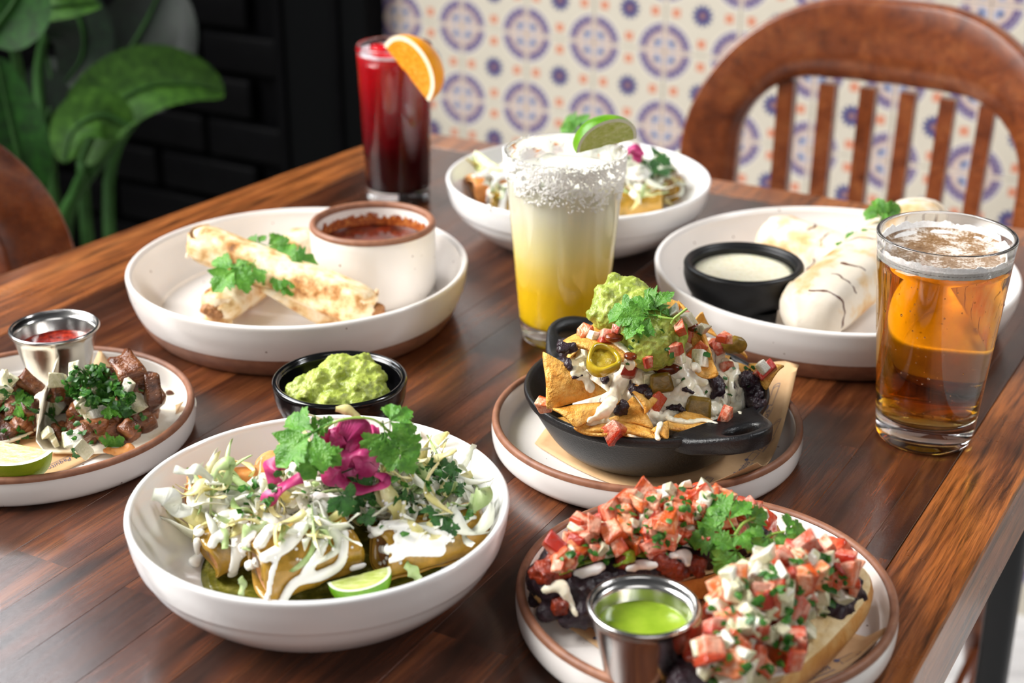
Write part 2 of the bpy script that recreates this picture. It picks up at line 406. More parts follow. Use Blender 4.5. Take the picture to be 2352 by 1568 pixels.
# ================================================================ chairs
M_chair = wood('varnished_chair_wood', '57260f', '7c3d1b', '96552b', .24, .05, .7, .3)
def make_chair():
    r = thing('bentwood_chair', '', 'chair', (0, 0, 0)); H0 = .47
    def bend(x, y, z):                # back: wraps forward at the sides, leans back going up
        return Vector((x, y - 1.25 * x * x + .10 * (z - H0), z))
    n = 64; hw, top, rc = .208, .872, .17; hi, ti, ri = .152, .786, .075
    def arch(t, hw, top, rc, z0):     # t 0..1: up the left side, over, down the right
        s1 = top - rc - z0; s2 = pi / 2 * rc; s3 = 2 * (hw - rc); Lh = [s1, s2, s3, s2, s1]; d = t * sum(Lh)
        if d < s1: return (-hw, z0 + d)
        d -= s1
        if d < s2: a = pi - d / rc; return (-hw + rc + rc * cos(a), top - rc + rc * sin(a))
        d -= s2
        if d < s3: return (-hw + rc + d, top)
        d -= s3
        if d < s2: a = pi / 2 - d / rc; return (hw - rc + rc * cos(a), top - rc + rc * sin(a))
        d -= s2; return (hw, top - rc - d)
    th = .026; vs = []; ring = []
    for i in range(n + 1):
        t = i / n; o = arch(t, hw, top, rc, H0 - .02); q = arch(t, hi, ti, ri, H0 - .02)
        sec = []
        for f, y in ((0, -th * .2), (.02, -th * .45), (.06, -th / 2), (.35, -th / 2), (.65, -th / 2), (.95, -th / 2), (1, -th * .3), (1, th * .3), (.95, th / 2), (.65, th / 2), (.35, th / 2), (.06, th / 2), (.02, th * .45), (0, th * .2)):
            x = o[0] + (q[0] - o[0]) * f; z = o[1] + (q[1] - o[1]) * f; sec.append(bend(x, y, z))
        vs += sec
    m = 14; fs = grid_faces(n + 1, m, False, True) + [tuple(range(m)), tuple(range(n * m, n * m + m))[::-1]]
    recalc(mk('back_frame', vs, fs, M_chair, r, True, False))
    for k in range(6):
        x = -.108 + k * .0433
        a = []; 
        for i in range(9):
            z = H0 - .015 + (ti + .008 - H0) * i / 8; xx = x * (.93 + .07 * i / 8)
            a += [bend(xx - .0085, -.007, z), bend(xx + .0085, -.007, z), bend(xx + .0085, .007, z), bend(xx - .0085, .007, z)]
        recalc(mk('back_slat', a, grid_faces(9, 4, False, True) + [(3, 2, 1, 0), (32, 33, 34, 35)], M_chair, r, False, False))
    sv = []                            # saddle seat
    N = 28
    for j, (rr, z) in enumerate(((0, .452), (.5, .450), (.85, .458), (.97, .462), (1, .455), (1, .435), (.95, .425), (0, .425))):
        for i in range(N):
            a = 2 * pi * i / N; ex = 3.2; cx, cz = cos(a), sin(a)
            k = (abs(cx) ** ex + abs(cz) ** ex) ** (-1 / ex); sv.append((.21 * rr * k * cx, -.20 + .22 * rr * k * cz, z))
    recalc(mk('seat', sv, grid_faces(8, N, False, True), M_chair, r, True, False))
    for sx in (-1, 1):
        for f, (p0, p1) in enumerate((((.16 * sx, -.36, .43), (.20 * sx, -.40, 0)), ((.15 * sx, -.04, .43), (.19 * sx, .03, 0)))):
            pts = [Vector(p0).lerp(Vector(p1), i / 6) for i in range(7)]; v, f_ = tube(pts, [.019, .02, .021, .021, .019, .017, .014], 12)
            mk('leg', v, f_, M_chair, r, True, False)
        v, f_ = tube([(.185 * sx, -.385, .15), (.178 * sx, 0, .15)], .010, 10); mk('stretcher', v, f_, M_chair, r, True, False)
    v, f_ = tube([(-.182, -.19, .15), (.182, -.19, .15)], .010, 10); mk('stretcher', v, f_, M_chair, r, True, False)
    return r
def copy_tree(o, parent=None):
    c = o.copy(); C.objects.link(c)
    if parent: c.parent = parent
    for ch in list(o.children): copy_tree(ch, c)
    return c
ch1 = make_chair(); ch1['label'] = 'brown wooden chair with slatted rounded back, before the patterned tile wall'
p = wallpt(.42, -.265, 0); ch1.location = p; ch1.rotation_euler = (0, 0, AN); ch1['group'] = 'chairs at the table'
ch2 = copy_tree(ch1); ch2['label'] = 'dark wooden chair at the left edge of the table, before the plant'
ch2.location = wallpt(-.165, .566, 0); ch2.rotation_euler = (0, 0, AN + pi / 2)
# ================================================================ crockery
M_white = solid('white_porcelain', 'eeedec', rough=.16, coat=.4)
def speckled(name, base, rough=.32):
    n = NT(name); v = n.vec((1, 1, 1), False)
    vo = n.n('ShaderNodeTexVoronoi'); vo.inputs['Scale'].default_value = 150; n.l(v, vo.inputs['Vector'])
    wv = n.n('ShaderNodeSeparateColor'); n.l(vo.outputs['Color'], wv.inputs[0])
    m = n.ma('MULTIPLY', n.ma('LESS_THAN', vo.outputs['Distance'], n.ma('MULTIPLY', wv.outputs[0], .14)), n.ma('GREATER_THAN', wv.outputs[1], .62))
    col = n.mix(n.noise(v, 22, 3), hx(base), hx('e9e4df'))
    n.set(Base_Color=n.mix(m, col, hx('6b4a36')), Roughness=rough, Coat_Weight=.35, Coat_Roughness=.12); return n.m
M_speck = speckled('speckled_glaze', 'ded8d3')
M_clay = pm('bare_brown_clay', [(.3, '7a4f3a'), (.7, '96664c')], 120, .5)
M_blackware = solid('black_glazed_ware', '08080a', rough=.16, coat=.5)
M_blackmatte = solid('black_melamine', '0c0c0e', rough=.4)
def steel():
    n = NT('brushed_steel'); v = n.vec((1, 1, 60), False)
    n.set(Base_Color=hx('c9c7c4'), Metallic=1.0, Roughness=.2); n.bump(n.noise(n.vec((1, 1, 40), False), 60, 3), .05, .0004); return n.m
M_steel = steel()
def circle_rim(r, z, w, n=8):         # rounded rim of width w: outside radius r, from inside to outside
    return [(r - w / 2 + w / 2 * cos(pi - pi * k / n), z - w / 2 + w / 2 * sin(pi * k / n)) for k in range(n + 1)]
def bowl(label, x, y, R, z, group):
    t = thing('white_bowl', label, 'bowl', (x, y, TZ), 0, group); k = R
    inner = smoothprof([(0, .010), (.45 * k, .0105), (.62 * k, .014), (.80 * k, .026), (.90 * k, .040), (R - .0036, z - .002)], 6)
    outer = smoothprof([(R - .0003, z - .004), (.985 * k, z - .012), (.965 * k, z - .0195)], 4) + smoothprof([(.955 * k, z - .0205), (.90 * k, z - .030), (.76 * k, .012), (.62 * k, .004)], 5) + [(.56 * k, .001), (.54 * k, 0), (.50 * k, 0), (.48 * k, .003), (0, .003)]
    lathe_obj('shell', inner + circle_rim(R, z, .0036) + outer, M_white, t, 128); return t
def flat_plate(label, x, y, R, z=.022):
    t = thing('stoneware_plate', label, 'plate', (x, y, TZ), 0, 'small rimmed plates')
    inner = [(0, .006), (R * .7, .006), (R - .014, .0064), (R - .0085, .0085), (R - .0062, .013), (R - .0052, z - .003)]
    outer = [(R - .0005, z - .003), (R, .012), (R - .0012, .005), (R - .005, .0015), (R - .009, .0), (R - .013, 0), (R - .015, .002), (0, .002)]
    lathe_obj('plate_body', smoothprof(inner, 4) + [(R - .0048, z - .0022), (R - .001, z - .0022)] + smoothprof(outer, 4), M_speck, t, 128)
    rim = [(R - .0050, z - .0035), (R - .0048, z - .0016)] + circle_rim(R - .0003, z, .0046) + [(R - .0002, z - .0034)]
    lathe_obj('rim', rim, M_clay, t, 128); return t
def deep_plate(label, x, y, R, z):
    t = thing('deep_plate', label, 'plate', (x, y, TZ), 0, 'deep speckled plates')
    inner = smoothprof([(0, .009), (R * .74, .009), (R * .83, .0115), (R * .89, .019), (R * .945, z - .010), (R - .0045, z - .002)], 5)
    outer = smoothprof([(R - .0002, z - .004), (R * .988, z - .013), (R * .965, .0205), (R * .945, .0150)], 5)
    lathe_obj('plate_body', inner + circle_rim(R, z, .0042) + outer + [(R * .935, .0148), (R * .80, .006), (0, .0055)], M_speck, t, 128)
    lathe_obj('foot', smoothprof([(R * .9465, .0153), (R * .925, .009), (R * .885, .0020), (R * .865, 0)], 4) + [(R * .82, 0), (R * .80, .003), (0, .003)], M_clay, t, 96); return t
Bf = bowl('white bowl of crema-topped rolled tacos, nearest the camera', -.099, .7039, .0978, .055, 'white bowls')
Bb = bowl('white bowl behind the salt-rimmed yellow drink', .055, 1.2491, .1099, .055, 'white bowls')
PLn = flat_plate('speckled plate with brown rim under the cast iron skillet', .0831, .868, .0957)
PLb = flat_plate('speckled plate with brown rim carrying two toasts and a green sauce cup', .0975, .6746, .0957)
PLt = flat_plate('speckled plate with brown rim carrying tacos and a red salsa cup', -.2952, .8795, .0957)
PLl = deep_plate('deep speckled plate with brown foot holding rolled taquitos', -.157, 1.0790, .1245, .043)
PLr = deep_plate('deep speckled plate holding grilled burritos behind the beer', .2372, 1.0772, .1319, .042)
def steel_cup(label, x, y, R, z0, z, mat_s, sname, lvl, group='steel sauce cups'):
    t = thing('steel_sauce_cup', label, 'sauce cup', (x, y, TZ + z0), 0, group); h = z - z0; rb = R * .60
    wall = lambda q, o: rb + (R - .0016 - rb) * q + o
    prof = [(0, .0016), (rb - .002, .0016), (rb, .003)] + [(wall(k / 8, -.0009), .003 + (h - .004) * k / 8) for k in range(1, 9)]
    prof += [(R - .0012 + .0013 * cos(a), h - .0013 + .0013 * sin(a)) for a in [pi - pi * k / 10 * 1.45 for k in range(11)]]
    prof += [(wall(k / 8, 0), .002 + (h - .004) * k / 8) for k in range(7, -1, -1)] + [(rb - .002, 0), (0, .0004)]
    lathe_obj('cup', prof, M_steel, t, 96)
    rl = wall(lvl, -.0009); lp = [(0, h * lvl)] + [(rl * q, h * lvl + (.0004 * q ** 8)) for q in (.3, .6, .85, .97)] + [(rl, h * lvl + .0006)]
    vs, fs = lathe(lp + [(rl * .98, h * lvl - .004), (0, h * lvl - .004)], 72)
    vs = [(a, b, c + (.0007 * noise.noise(Vector((a * 130, b * 130, 0))) if a * a + b * b < (rl * .97) ** 2 and c > h * lvl - .002 else 0)) for a, b, c in vs]
    mk(sname, vs, fs, mat_s, t, True, False); return t
M_redsalsa = pm('red_salsa', [(.3, '4a0d06'), (.5, '8c1c0c'), (.7, 'b83a20')], 220, .18, bump=.5, bscale=300, bd=.002)
M_greensauce = pm('green_sauce', [(.3, '7d9a24'), (.7, '97b034')], 90, .16, sss=.3, srad=(.003, .004, .001), bump=.1, bscale=250)
CUPs = steel_cup('steel cup of red salsa on the taco plate', -.2974, .9364, .0289, .007, .052, M_redsalsa, 'salsa', .70)
CUPg = steel_cup('steel cup of green sauce at the front of the toast plate', .0599, .606, .0258, .007, .055, M_greensauce, 'sauce', .74)
# ramekin
M_ramekin = speckled('ramekin_glaze', 'e9e4de', .28)
M_broth = pm('red_chile_broth', [(.3, '2c0a04'), (.6, '5e1a08'), (.8, '7e2a0c')], 90, .1, coat=.5, bump=.08)
def ramekin():
    x, y, R, z0, z = -.1036, 1.1032, .0465, .009, .066
    t = thing('ramekin', 'speckled ramekin of dark red broth on the taquito plate', 'ramekin', (x, y, TZ + z0)); h = z - z0
    inner = [(0, .005), (R * .8, .005), (R - .008, .008), (R - .0055, .016), (R - .0047, h - .0025)]
    lathe_obj('ramekin_body', smoothprof(inner, 4) + [(R - .0046, h - .002), (R - .0006, h - .002)] + smoothprof([(R, h - .004), (R, h * .5), (R - .0008, .010), (R - .004, .002), (R - .007, 0)], 4) + [(0, .0005)], M_ramekin, t)
    lathe_obj('rim', [(R - .0048, h - .004)] + circle_rim(R + .0004, h + .0004, .0052) + [(R + .0003, h - .0035)], M_clay, t)
    lv = h * .68; rr = R - .0049
    lathe_obj('broth', [(0, lv), (rr * .9, lv), (rr * .98, lv + .0003), (rr, lv + .001), (rr * .99, lv - .005), (0, lv - .005)], M_broth, t)
    n = NT('broth_stain'); v = n.vec((1, 1, 1), False); s = n.n('ShaderNodeSeparateXYZ'); n.l(v, s.inputs[0])
    hgt = n.ma('DIVIDE', n.ma('SUBTRACT', s.outputs[2], lv), h - lv)
    f = n.ma('GREATER_THAN', n.ma('SUBTRACT', n.ma('ADD', n.noise(v, 130, 5, .7), .18), n.ma('MULTIPLY', hgt, .85)), .28)
    n.set(Base_Color=n.ramp(n.noise(v, 300, 4), [(.3, '6b2a0c'), (.5, '9c4a18'), (.7, 'c07a3c')]), Roughness=.35, Alpha=f)
    lathe_obj('broth_stain', [(rr - .0001, lv), (rr - .00005 + .0002, h - .006)], n.m, t); return t
RAM = ramekin()
# guacamole bowl and molcajete
def black_bowl(label, x, y, R, z):
    t = thing('black_bowl', label, 'bowl', (x, y, TZ))
    inner = smoothprof([(0, .007), (R * .4, .0075), (R * .68, .012), (R * .84, .022), (R - .0045, z - .002)], 5)
    outer = smoothprof([(R - .0003, z - .004), (R * .95, z * .62), (R * .80, z * .3), (R * .62, .004), (R * .56, 0)], 5)
    lathe_obj('shell', inner + circle_rim(R, z, .0042) + outer + [(0, .001)], M_blackware, t); return t
GB = black_bowl('small black bowl of guacamole between the big dishes', -.1071, .8838, .0421, .040)
M_dip = pm('creamy_dip', [(.35, 'e4dcba'), (.6, 'f0ead2'), (.8, 'c4bd92')], 260, .22, sss=.2, bump=.12, bscale=200)
def molcajete():
    x, y, R, z, z0 = .1667, 1.0553, .0431, .052, .009
    t = thing('footed_bowl', 'small black three-legged bowl of pale creamy dip on the burrito plate', 'bowl', (x, y, TZ + z0)); h = z - z0
    inner = smoothprof([(0, .013), (R * .5, .0135), (R * .8, .020), (R - .0058, h - .002)], 5)
    outer = smoothprof([(R - .0004, h - .005), (R * .985, h - .012), (R * .88, h * .48), (R * .62, .010), (R * .3, .008)], 5)
    lathe_obj('shell', inner + circle_rim(R, h, .0056) + outer + [(0, .008)], M_blackmatte, t)
    rr = R - .0072; lathe_obj('dip', [(0, h * .80), (rr * .9, h * .80), (rr, h * .80 + .0008), (rr * .95, h * .8 - .006), (0, h * .8 - .006)], M_dip, t)
    for k in range(3):
        a = radians(-62 + 120 * k); v, f = tube([(R * .62 * cos(a), R * .62 * sin(a), .014), (R * .66 * cos(a), R * .66 * sin(a), .0)], [.010, .0075], 14)
        mk('leg', v, f, M_blackmatte, t, True, False)
    return t
MOL = molcajete()

# ================================================================ drinks
M_glass = glassm('clear_glass', ior=1.46)
def tumbler(label, x, y, R, rb, H, base, wall, liq, lmat, lname, name):
    t = thing(name, label, 'drink', (x, y, TZ)); ro = lambda z: rb + (R - rb) * (z / H)
    prof = [(0, base), (ro(base) - wall - .004, base), (ro(base) - wall - .001, base + .0012), (ro(base + .004) - wall, base + .004)] + [(ro(H * k / 10) - wall, H * k / 10) for k in range(3, 10)] + [(ro(H) - wall, H - .002)]
    prof += circle_rim(R + .0001, H, wall) + [(ro(H * k / 10), H * k / 10) for k in range(9, 0, -1)] + [(rb + .0002, .004), (rb - .001, .0012), (rb - .004, 0), (rb - .009, .0004), (rb - .013, .003), (0, .003)]
    lathe_obj('glass', prof, M_glass, t, 96)
    e = .0002; lp = [(0, base - e), (ro(base) - wall - .004, base - e), (ro(base) - wall - .001 + e, base + .0012), (ro(base + .004) - wall + e, base + .004)]
    zs = [base + .004 + (liq - base - .004) * k / 12 for k in range(1, 13)]
    lp += [(ro(q) - wall + e, q) for q in zs] + [(ro(liq) - wall - .003, liq), (0, liq)]
    o = lathe_obj(lname, lp, lmat, t, 96); return t, ro
def layered(name, stops, H, mixn=.1, **k):
    """drink coloured by height"""
    n = NT(name); v = n.vec((1, 1, 1), False); s = n.n('ShaderNodeSeparateXYZ'); n.l(v, s.inputs[0])
    f = n.ma('ADD', n.ma('DIVIDE', s.outputs[2], H), n.ma('MULTIPLY', n.ma('SUBTRACT', n.noise(v, 28, 3), .5), mixn))
    n.set(Base_Color=n.ramp(f, stops), **k); return n.m
M_beer = glassm('beer', (1, 1, 1, 1), 1.335, 0, 96, (.965, .79, .02, 1))
BEER, ro = tumbler('pint of amber beer with a thin foam, by the table edge', .2595, .8822, .0413, .0296, .1354, .017, .0026, .1235, M_beer, 'beer', 'beer_glass')
rs = random.Random(31); vs, fs = [], []
for k in range(170):
    a = rs.uniform(0, 2 * pi); z = rs.uniform(.018, .118); s = rs.uniform(.0002, .0006) * (1.5 if rs.random() < .12 else 1); R3 = Matrix.Translation((ro(z) * cos(a), ro(z) * sin(a), z)) @ Matrix.Rotation(a, 4, 'Z'); b = len(vs)
    vs += [R3 @ Vector((q.x * s * .55, q.y * s, q.z * s * rs.uniform(1, 1.15))) for q in ICO1[0]]; fs += [tuple(i + b for i in f) for f in ICO1[1]]
M_drop = glassm('water_drop', ior=1.33)
tag(mk('condensation', vs, fs, M_drop, BEER, True, False), kind='stuff')
n = NT('beer_foam_film'); v = n.vec((1, 1, 1), False)
f = n.ramp(n.ma('ADD', n.ma('MULTIPLY', n.noise(v, 70, 5, .7), .75), n.ma('MULTIPLY', n.noise(v, 600, 2), .35)), [(.40, '6a4a2c'), (.53, '8d6d4b'), (.64, 'd9cec2')])
n.set(Base_Color=f, Roughness=.35); n.bump(n.noise(v, 500, 2), .3, .0008)
rl = ro(.1235) - .0026
lathe_obj('foam', [(0, .1236), (rl - .004, .1236), (rl - .003, .1243), (rl - .0012, .1258), (rl - .0001, .1262), (rl - .0001, .1215), (rl - .002, .1232), (0, .1232)], n.m, BEER, 96)
M_foam = pm('beer_foam', [(.3, 'e3ddd8'), (.7, 'f4f1ee')], 400, .5, bump=.4, bscale=500)
vs, fs = [], []
N = 160
for k in range(N):
    a = 2 * pi * k / N; w = noise.noise(Vector((cos(a) * 5, sin(a) * 5, 2))) + .6 * noise.noise(Vector((cos(a) * 17, sin(a) * 17, 5)))
    top = .1272 + .0022 * w + (.0022 if sin(a) > .3 else 0) ; inn = .0032 + .0022 * noise.noise(Vector((cos(a) * 3, sin(a) * 3, 9)))
    for (r, z) in ((ro(.1195) - .00255, .1195 + .0007 * w), (ro(.1235) - .00255, .1235), (ro(top) - .0026, top), (ro(top) - .0031, top - .0002), (rl - .0012, .1252), (rl - inn, .1242), (rl - inn - .001, .1236)):
        vs.append((r * cos(a), r * sin(a), z))
mk('foam_collar', vs, grid_faces(N, 7, True, False), M_foam, BEER, True, False)
M_marg = layered('layered_yellow_drink', [(0.08, 'ffd21a'), (.32, 'ffd42a'), (.46, 'ffe274'), (.62, 'fdf0b4'), (.80, 'f8f4dc'), (1, 'f6f4e6')], .128, .12, Roughness=.06, Subsurface_Weight=.15, Subsurface_Radius=(.01, .01, .006), Subsurface_Scale=.3, IOR=1.34)
MARG, rom = tumbler('tall glass of layered yellow drink with a salted rim', .0366, 1.0399, .0423, .0299, .1395, .014, .0026, .124, M_marg, 'yellow_drink', 'salt_rimmed_drink')
M_ice = glassm('ice', (1, 1, 1, 1), 1.31, .03)
for k, (a, r, s) in enumerate(((.4, .016, .018), (2.1, .018, .020), (3.6, .014, .019), (5.1, .019, .017))):
    v, f = rbox(s, s * .9, s * .8, .004, 2); M = Matrix.Translation((r * cos(a), r * sin(a), .1205)) @ Euler((.4 * k, .3 + k, k * 1.1)).to_matrix().to_4x4()
    v, f = xf((v, f), M); mk('ice_cube', v, f, M_ice, MARG, True, False)
# salt crust: crystals on the outside of the rim
M_salt = pm('salt', [(.3, 'e9e7e2'), (.7, 'f4f2ee')], 300, .5)
rs = random.Random(5); vs, fs = [], []
cv, cf = rbox(1, 1, 1, .2, 1)
cnt = 0
while cnt < 5400:
    a = rs.uniform(0, 2 * pi); z = .1395 - .034 * rs.random() ** 1.3
    low = .010 + .016 * (.5 + noise.noise(Vector((cos(a) * 2.2, sin(a) * 2.2, 3)))) + .010 * max(0, cos(a + pi / 2 - .5))
    if .1395 - z > low * rs.uniform(.5, 1.25): continue
    if noise.noise(Vector((cos(a) * 9, sin(a) * 9, z * 260))) < -.36: continue
    if sin(a) > .15 and rs.random() < .93: continue
    if z > .1395 - .0035 and rs.random() < .75: continue
    s = rs.uniform(.0005, .0013); r = rom(z) + s * .25
    M = Matrix.Translation((r * cos(a), r * sin(a), z)) @ Euler((rs.random() * 6, rs.random() * 6, rs.random() * 6)).to_matrix().to_4x4() @ Matrix.Scale(s, 4)
    o = len(vs); vs += [M @ q for q in cv]; fs += [tuple(i + o for i in q) for q in cf]; cnt += 1
tag(mk('salt_crust', vs, fs, M_salt, MARG, False, False), kind='stuff')
M_red = layered('red_iced_drink', [(0.05, '2c0408'), (.3, '3c050a'), (.45, '6a0710'), (.62, '8a0814'), (.85, 'b30c18'), (1, 'c01420')], .134, .22, Roughness=.05, Subsurface_Weight=.25, Subsurface_Radius=(.02, .004, .003), IOR=1.34)  # red ramp, darker towards the bottom
RED, ror = tumbler('tall glass of deep red iced drink at the far table corner', -.1029, 1.3551, .0331, .0285, .1409, .012, .0022, .133, M_red, 'red_drink', 'red_drink')
M_frost = pm('pale_froth', [(.3, 'c9b9c0'), (.6, 'e6dde2')], 120, .3)
vs, fs = [], []
for k in range(72):
    a = 2 * pi * k / 72; w = .0016 * noise.noise(Vector((cos(a) * 4, sin(a) * 4, 1)))
    for r, z in ((ror(.131) - .0021, .131 + w), (ror(.135) - .0022, .1355), (ror(.134) - .006 + w, .1342), (ror(.134) - .009 + w * 3, .1331)): vs.append((r * cos(a), r * sin(a), z))
mk('froth', vs, grid_faces(72, 4, True, False), M_frost, RED, True, False)
for k, (a, r) in enumerate(((1.0, .012), (3.2, .013), (5.0, .011))):
    v, f = rbox(.017, .016, .014, .003, 2); M = Matrix.Translation((r * cos(a), r * sin(a), .1325)) @ Euler((.5 * k, .6 + k, k)).to_matrix().to_4x4()
    v, f = xf((v, f), M); mk('ice_cube', v, f, M_ice, RED, True, False)
# citrus wedges
M_lime_rind = pm('lime_rind', [(.3, '3f7a12'), (.6, '6a9a1e'), (.8, '98b43a')], 60, .28, bump=.3, bscale=700, bd=.0006)
M_lime_rind2 = pm('yellow_green_rind', [(.3, '7d9a18'), (.6, '93a822'), (.8, 'b3b83a')], 50, .28, bump=.3, bscale=700, bd=.0006)
M_pith = pm('lime_pith', [(.3, 'dfe3c2'), (.7, 'eff0dc')], 90, .4, sss=.2)
M_pith_o = pm('orange_pith', [(.3, 'f6e6c2'), (.7, 'fdf3dc')], 90, .45)
M_orange_rind = pm('orange_rind', [(.3, 'e88a0c'), (.7, 'f6a31c')], 60, .3, bump=.3, bscale=500, bd=.0006)
def pulp(name, a, b, c):
    return pm(name, [(.3, a), (.55, b), (.75, c)], 420, .14, bump=.6, bscale=420, bd=.001, sss=.3, srad=(.004, .004, .001), stretch=(.35, 1, 1), detail=2)
M_lime_pulp = pulp('lime_pulp', 'b4c458', 'cdd884', 'e0e6ac')
M_orange_pulp = pulp('orange_pulp', 'e87a10', 'f39a24', 'f8b85a')
def wedge(name, label, cat, p0, p1, out, depth, alpha, rind, pith, flesh, parent_pile=None, roll=0, group=None, pw=.10):
    """citrus wedge: long axis p0-p1, rind bulging towards 'out'"""
    p0, p1, out = Vector(p0), Vector(p1), Vector(out); ax = (p1 - p0); L = ax.length; ax.normalize(); out = (out - ax * out.dot(ax)).normalized(); side = ax.cross(out)
    mid = (p0 + p1) / 2; t = thing(name, label, cat, mid, 0, group); na, ns = 8, 20
    def pt(s, ph, q=1.):
        return (ax * (-cos(s) * L / 2 * (.12 + .88 * q if q < 1 else 1)) + (out * cos(ph) + side * sin(ph)) * (sin(s) ** .85 * depth * q))
    vs = [pt(pi * i / ns, alpha * (j / na - .5)) for i in range(ns + 1) for j in range(na + 1)]
    th = .0011 if depth < .03 else .0022
    vs2 = [v - (v - ax * v.dot(ax)).normalized() * th if (v - ax * v.dot(ax)).length > 1e-6 else v * .97 for v in vs]
    o = recalc(mk('rind', vs + vs2, grid_faces(ns + 1, na + 1) + [tuple(i + len(vs) for i in f)[::-1] for f in grid_faces(ns + 1, na + 1)], rind, t, True, False))
    for sg in (-.5, .5):
        a = alpha * sg; qs = [1.0, 1 - pw * .55, 1 - pw]
        pv = [pt(pi * i / ns, a * (.999), q) for q in qs for i in range(ns + 1)]
        mk('pith', pv, grid_faces(3, ns + 1), pith, t, True, False)
        fv = []
        for k, q in enumerate((1 - pw, .7, .45, .2, .03)):
            for i in range(ns + 1):
                b = pt(pi * i / ns, a, q); fv.append(b + (out.cross(ax) * (1 if sg < 0 else -1)) * (-.0002 * noise.noise(b * 900)))
        mk('pulp', fv, grid_faces(5, ns + 1), flesh, t, True, False)
    return t
M_wedge = (M_lime_rind, M_pith, M_lime_pulp)
# orange on the red drink, lime on the yellow one
a = Pd(882, 104, 1.322); b = Pd(985, 234, 1.312)
wedge('orange_wedge', 'orange wedge hooked on the rim of the red drink', 'fruit', a, b, Vector((.74, -.04, .62)), .031, radians(64), M_orange_rind, M_pith_o, M_orange_pulp, pw=.13)
a = Pd(1324, 352, 1.030); b = Pd(1462, 318, 1.045)
wedge('lime_wedge', 'green lime wedge on the rim of the salt-rimmed yellow drink', 'fruit', a, b, Vector((-.10, .40, .90)), .0205, radians(84), *M_wedge, pw=.12, group='lime wedges')
# ================================================================ food: shared builders
R_ = random.Random(11)
def leafm(name, c0, c1, c2, var=.15, rough=.42, spec=.5, sc=90):
    n = NT(name); v = n.vec((1, 1, 1), True)
    col = n.ramp(n.noise(v, sc, 3), [(.3, c0), (.55, c1), (.8, c2)]); oi = n.n('ShaderNodeObjectInfo'); h = n.n('ShaderNodeHueSaturation')
    n.l(n.ma('MULTIPLY_ADD', oi.outputs['Random'], var * 2, 1 - var), h.inputs['Value']); n.l(col, h.inputs['Color']); col = h.outputs[0]
    n.set(Base_Color=col, Roughness=rough, Specular_IOR_Level=spec); n.bump(n.noise(v, sc * 4.5, 2), .25, .0006 * 90 / sc)
    tr = n.n('ShaderNodeBsdfTranslucent'); n.l(col, tr.inputs[0]); mx = n.n('ShaderNodeMixShader'); mx.inputs[0].default_value = .22
    n.l(n.b.outputs[0], mx.inputs[1]); n.l(tr.outputs[0], mx.inputs[2]); n.l(mx.outputs[0], n.t.nodes['Material Output'].inputs[0]); return n.m
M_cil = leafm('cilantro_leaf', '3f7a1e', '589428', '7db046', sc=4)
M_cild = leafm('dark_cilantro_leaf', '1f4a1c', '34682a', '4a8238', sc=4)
M_stem = pm('cilantro_stem', [(.3, '7fa03a'), (.7, '9dbb58')], 60, .4)
M_cab = [leafm('pale_cabbage', 'eef0dc', 'f7f7ea', 'fdfcf6', .04), leafm('yellow_cabbage', 'e6dc88', 'f2eab2', 'faf6da', .05), leafm('green_cabbage', 'a8c872', 'cbdda2', 'e8eed0', .06)]
M_pink = leafm('pickled_onion', 'c42a70', 'd84c8c', 'ea92b8', .2)
M_crema = pm('crema', [(.3, 'f3f0e8'), (.7, 'faf8f3')], 60, .22, sss=.25, srad=(.003, .0028, .002))
M_tomato = pm('tomato', [(.3, 'b2301a'), (.46, 'cc4a2e'), (.58, 'dc6e4e'), (.74, 'e8a288')], 150, .14, sss=.12, srad=(.003, .0015, .0008), var=.25, bump=.25, bscale=300, coat=.3)
M_onion = pm('raw_onion', [(.3, 'c6be9c'), (.6, 'ded7bc'), (.8, 'eeead8')], 150, .22, sss=.4, srad=(.004, .004, .003), var=.05)
M_guac = pm('guacamole', [(.25, '76852c'), (.5, '98a644'), (.75, 'bcc46c')], 150, .36, bump=.5, bscale=380, bd=.0016, sss=.12, srad=(.003, .003, .001))
M_cheese = pm('melted_cheese', [(.3, 'e8dcba'), (.6, 'f2ead4'), (.8, 'f8f3e6')], 70, .26, bump=.25, bscale=200, sss=.25, srad=(.004, .003, .002))
M_cheeseb = pm('bean_streaked_cheese', [(.33, '5a4a50'), (.42, 'ded2ba'), (.7, 'f2ebd8')], 75, .26, bump=.3, bscale=160, sss=.15, stretch=(2.2, 1, .7), dist=.6)
M_bean = pm('black_bean_mash', [(.3, '1d1218'), (.6, '33232b'), (.8, '4c3a42')], 140, .34, bump=.7, bscale=300, bd=.002)
M_chip = pm('tortilla_chip', [(.24, '9c5a18'), (.38, 'cf8e34'), (.55, 'e2aa50'), (.8, 'edc680')], 120, .5, bump=1, bscale=230, bd=.0022, var=.06)
M_jal = pm('pickled_jalapeno', [(.3, '8f7a14'), (.6, 'b59a22'), (.8, 'cdb546')], 60, .18, sss=.3, srad=(.003, .003, .001), coat=.3)
M_jalo = pm('olive_jalapeno', [(.3, '5e4a10'), (.6, '86681e'), (.8, 'a88a36')], 160, .38, bump=.3)
HALF = [(.03, .03), (.11, .18), (.23, .27), (.28, .37), (.39, .37), (.38, .46), (.47, .52), (.42, .60), (.45, .68), (.34, .70), (.24, .66), (.30, .76), (.25, .82), (.27, .89), (.16, .90), (.10, .97)]
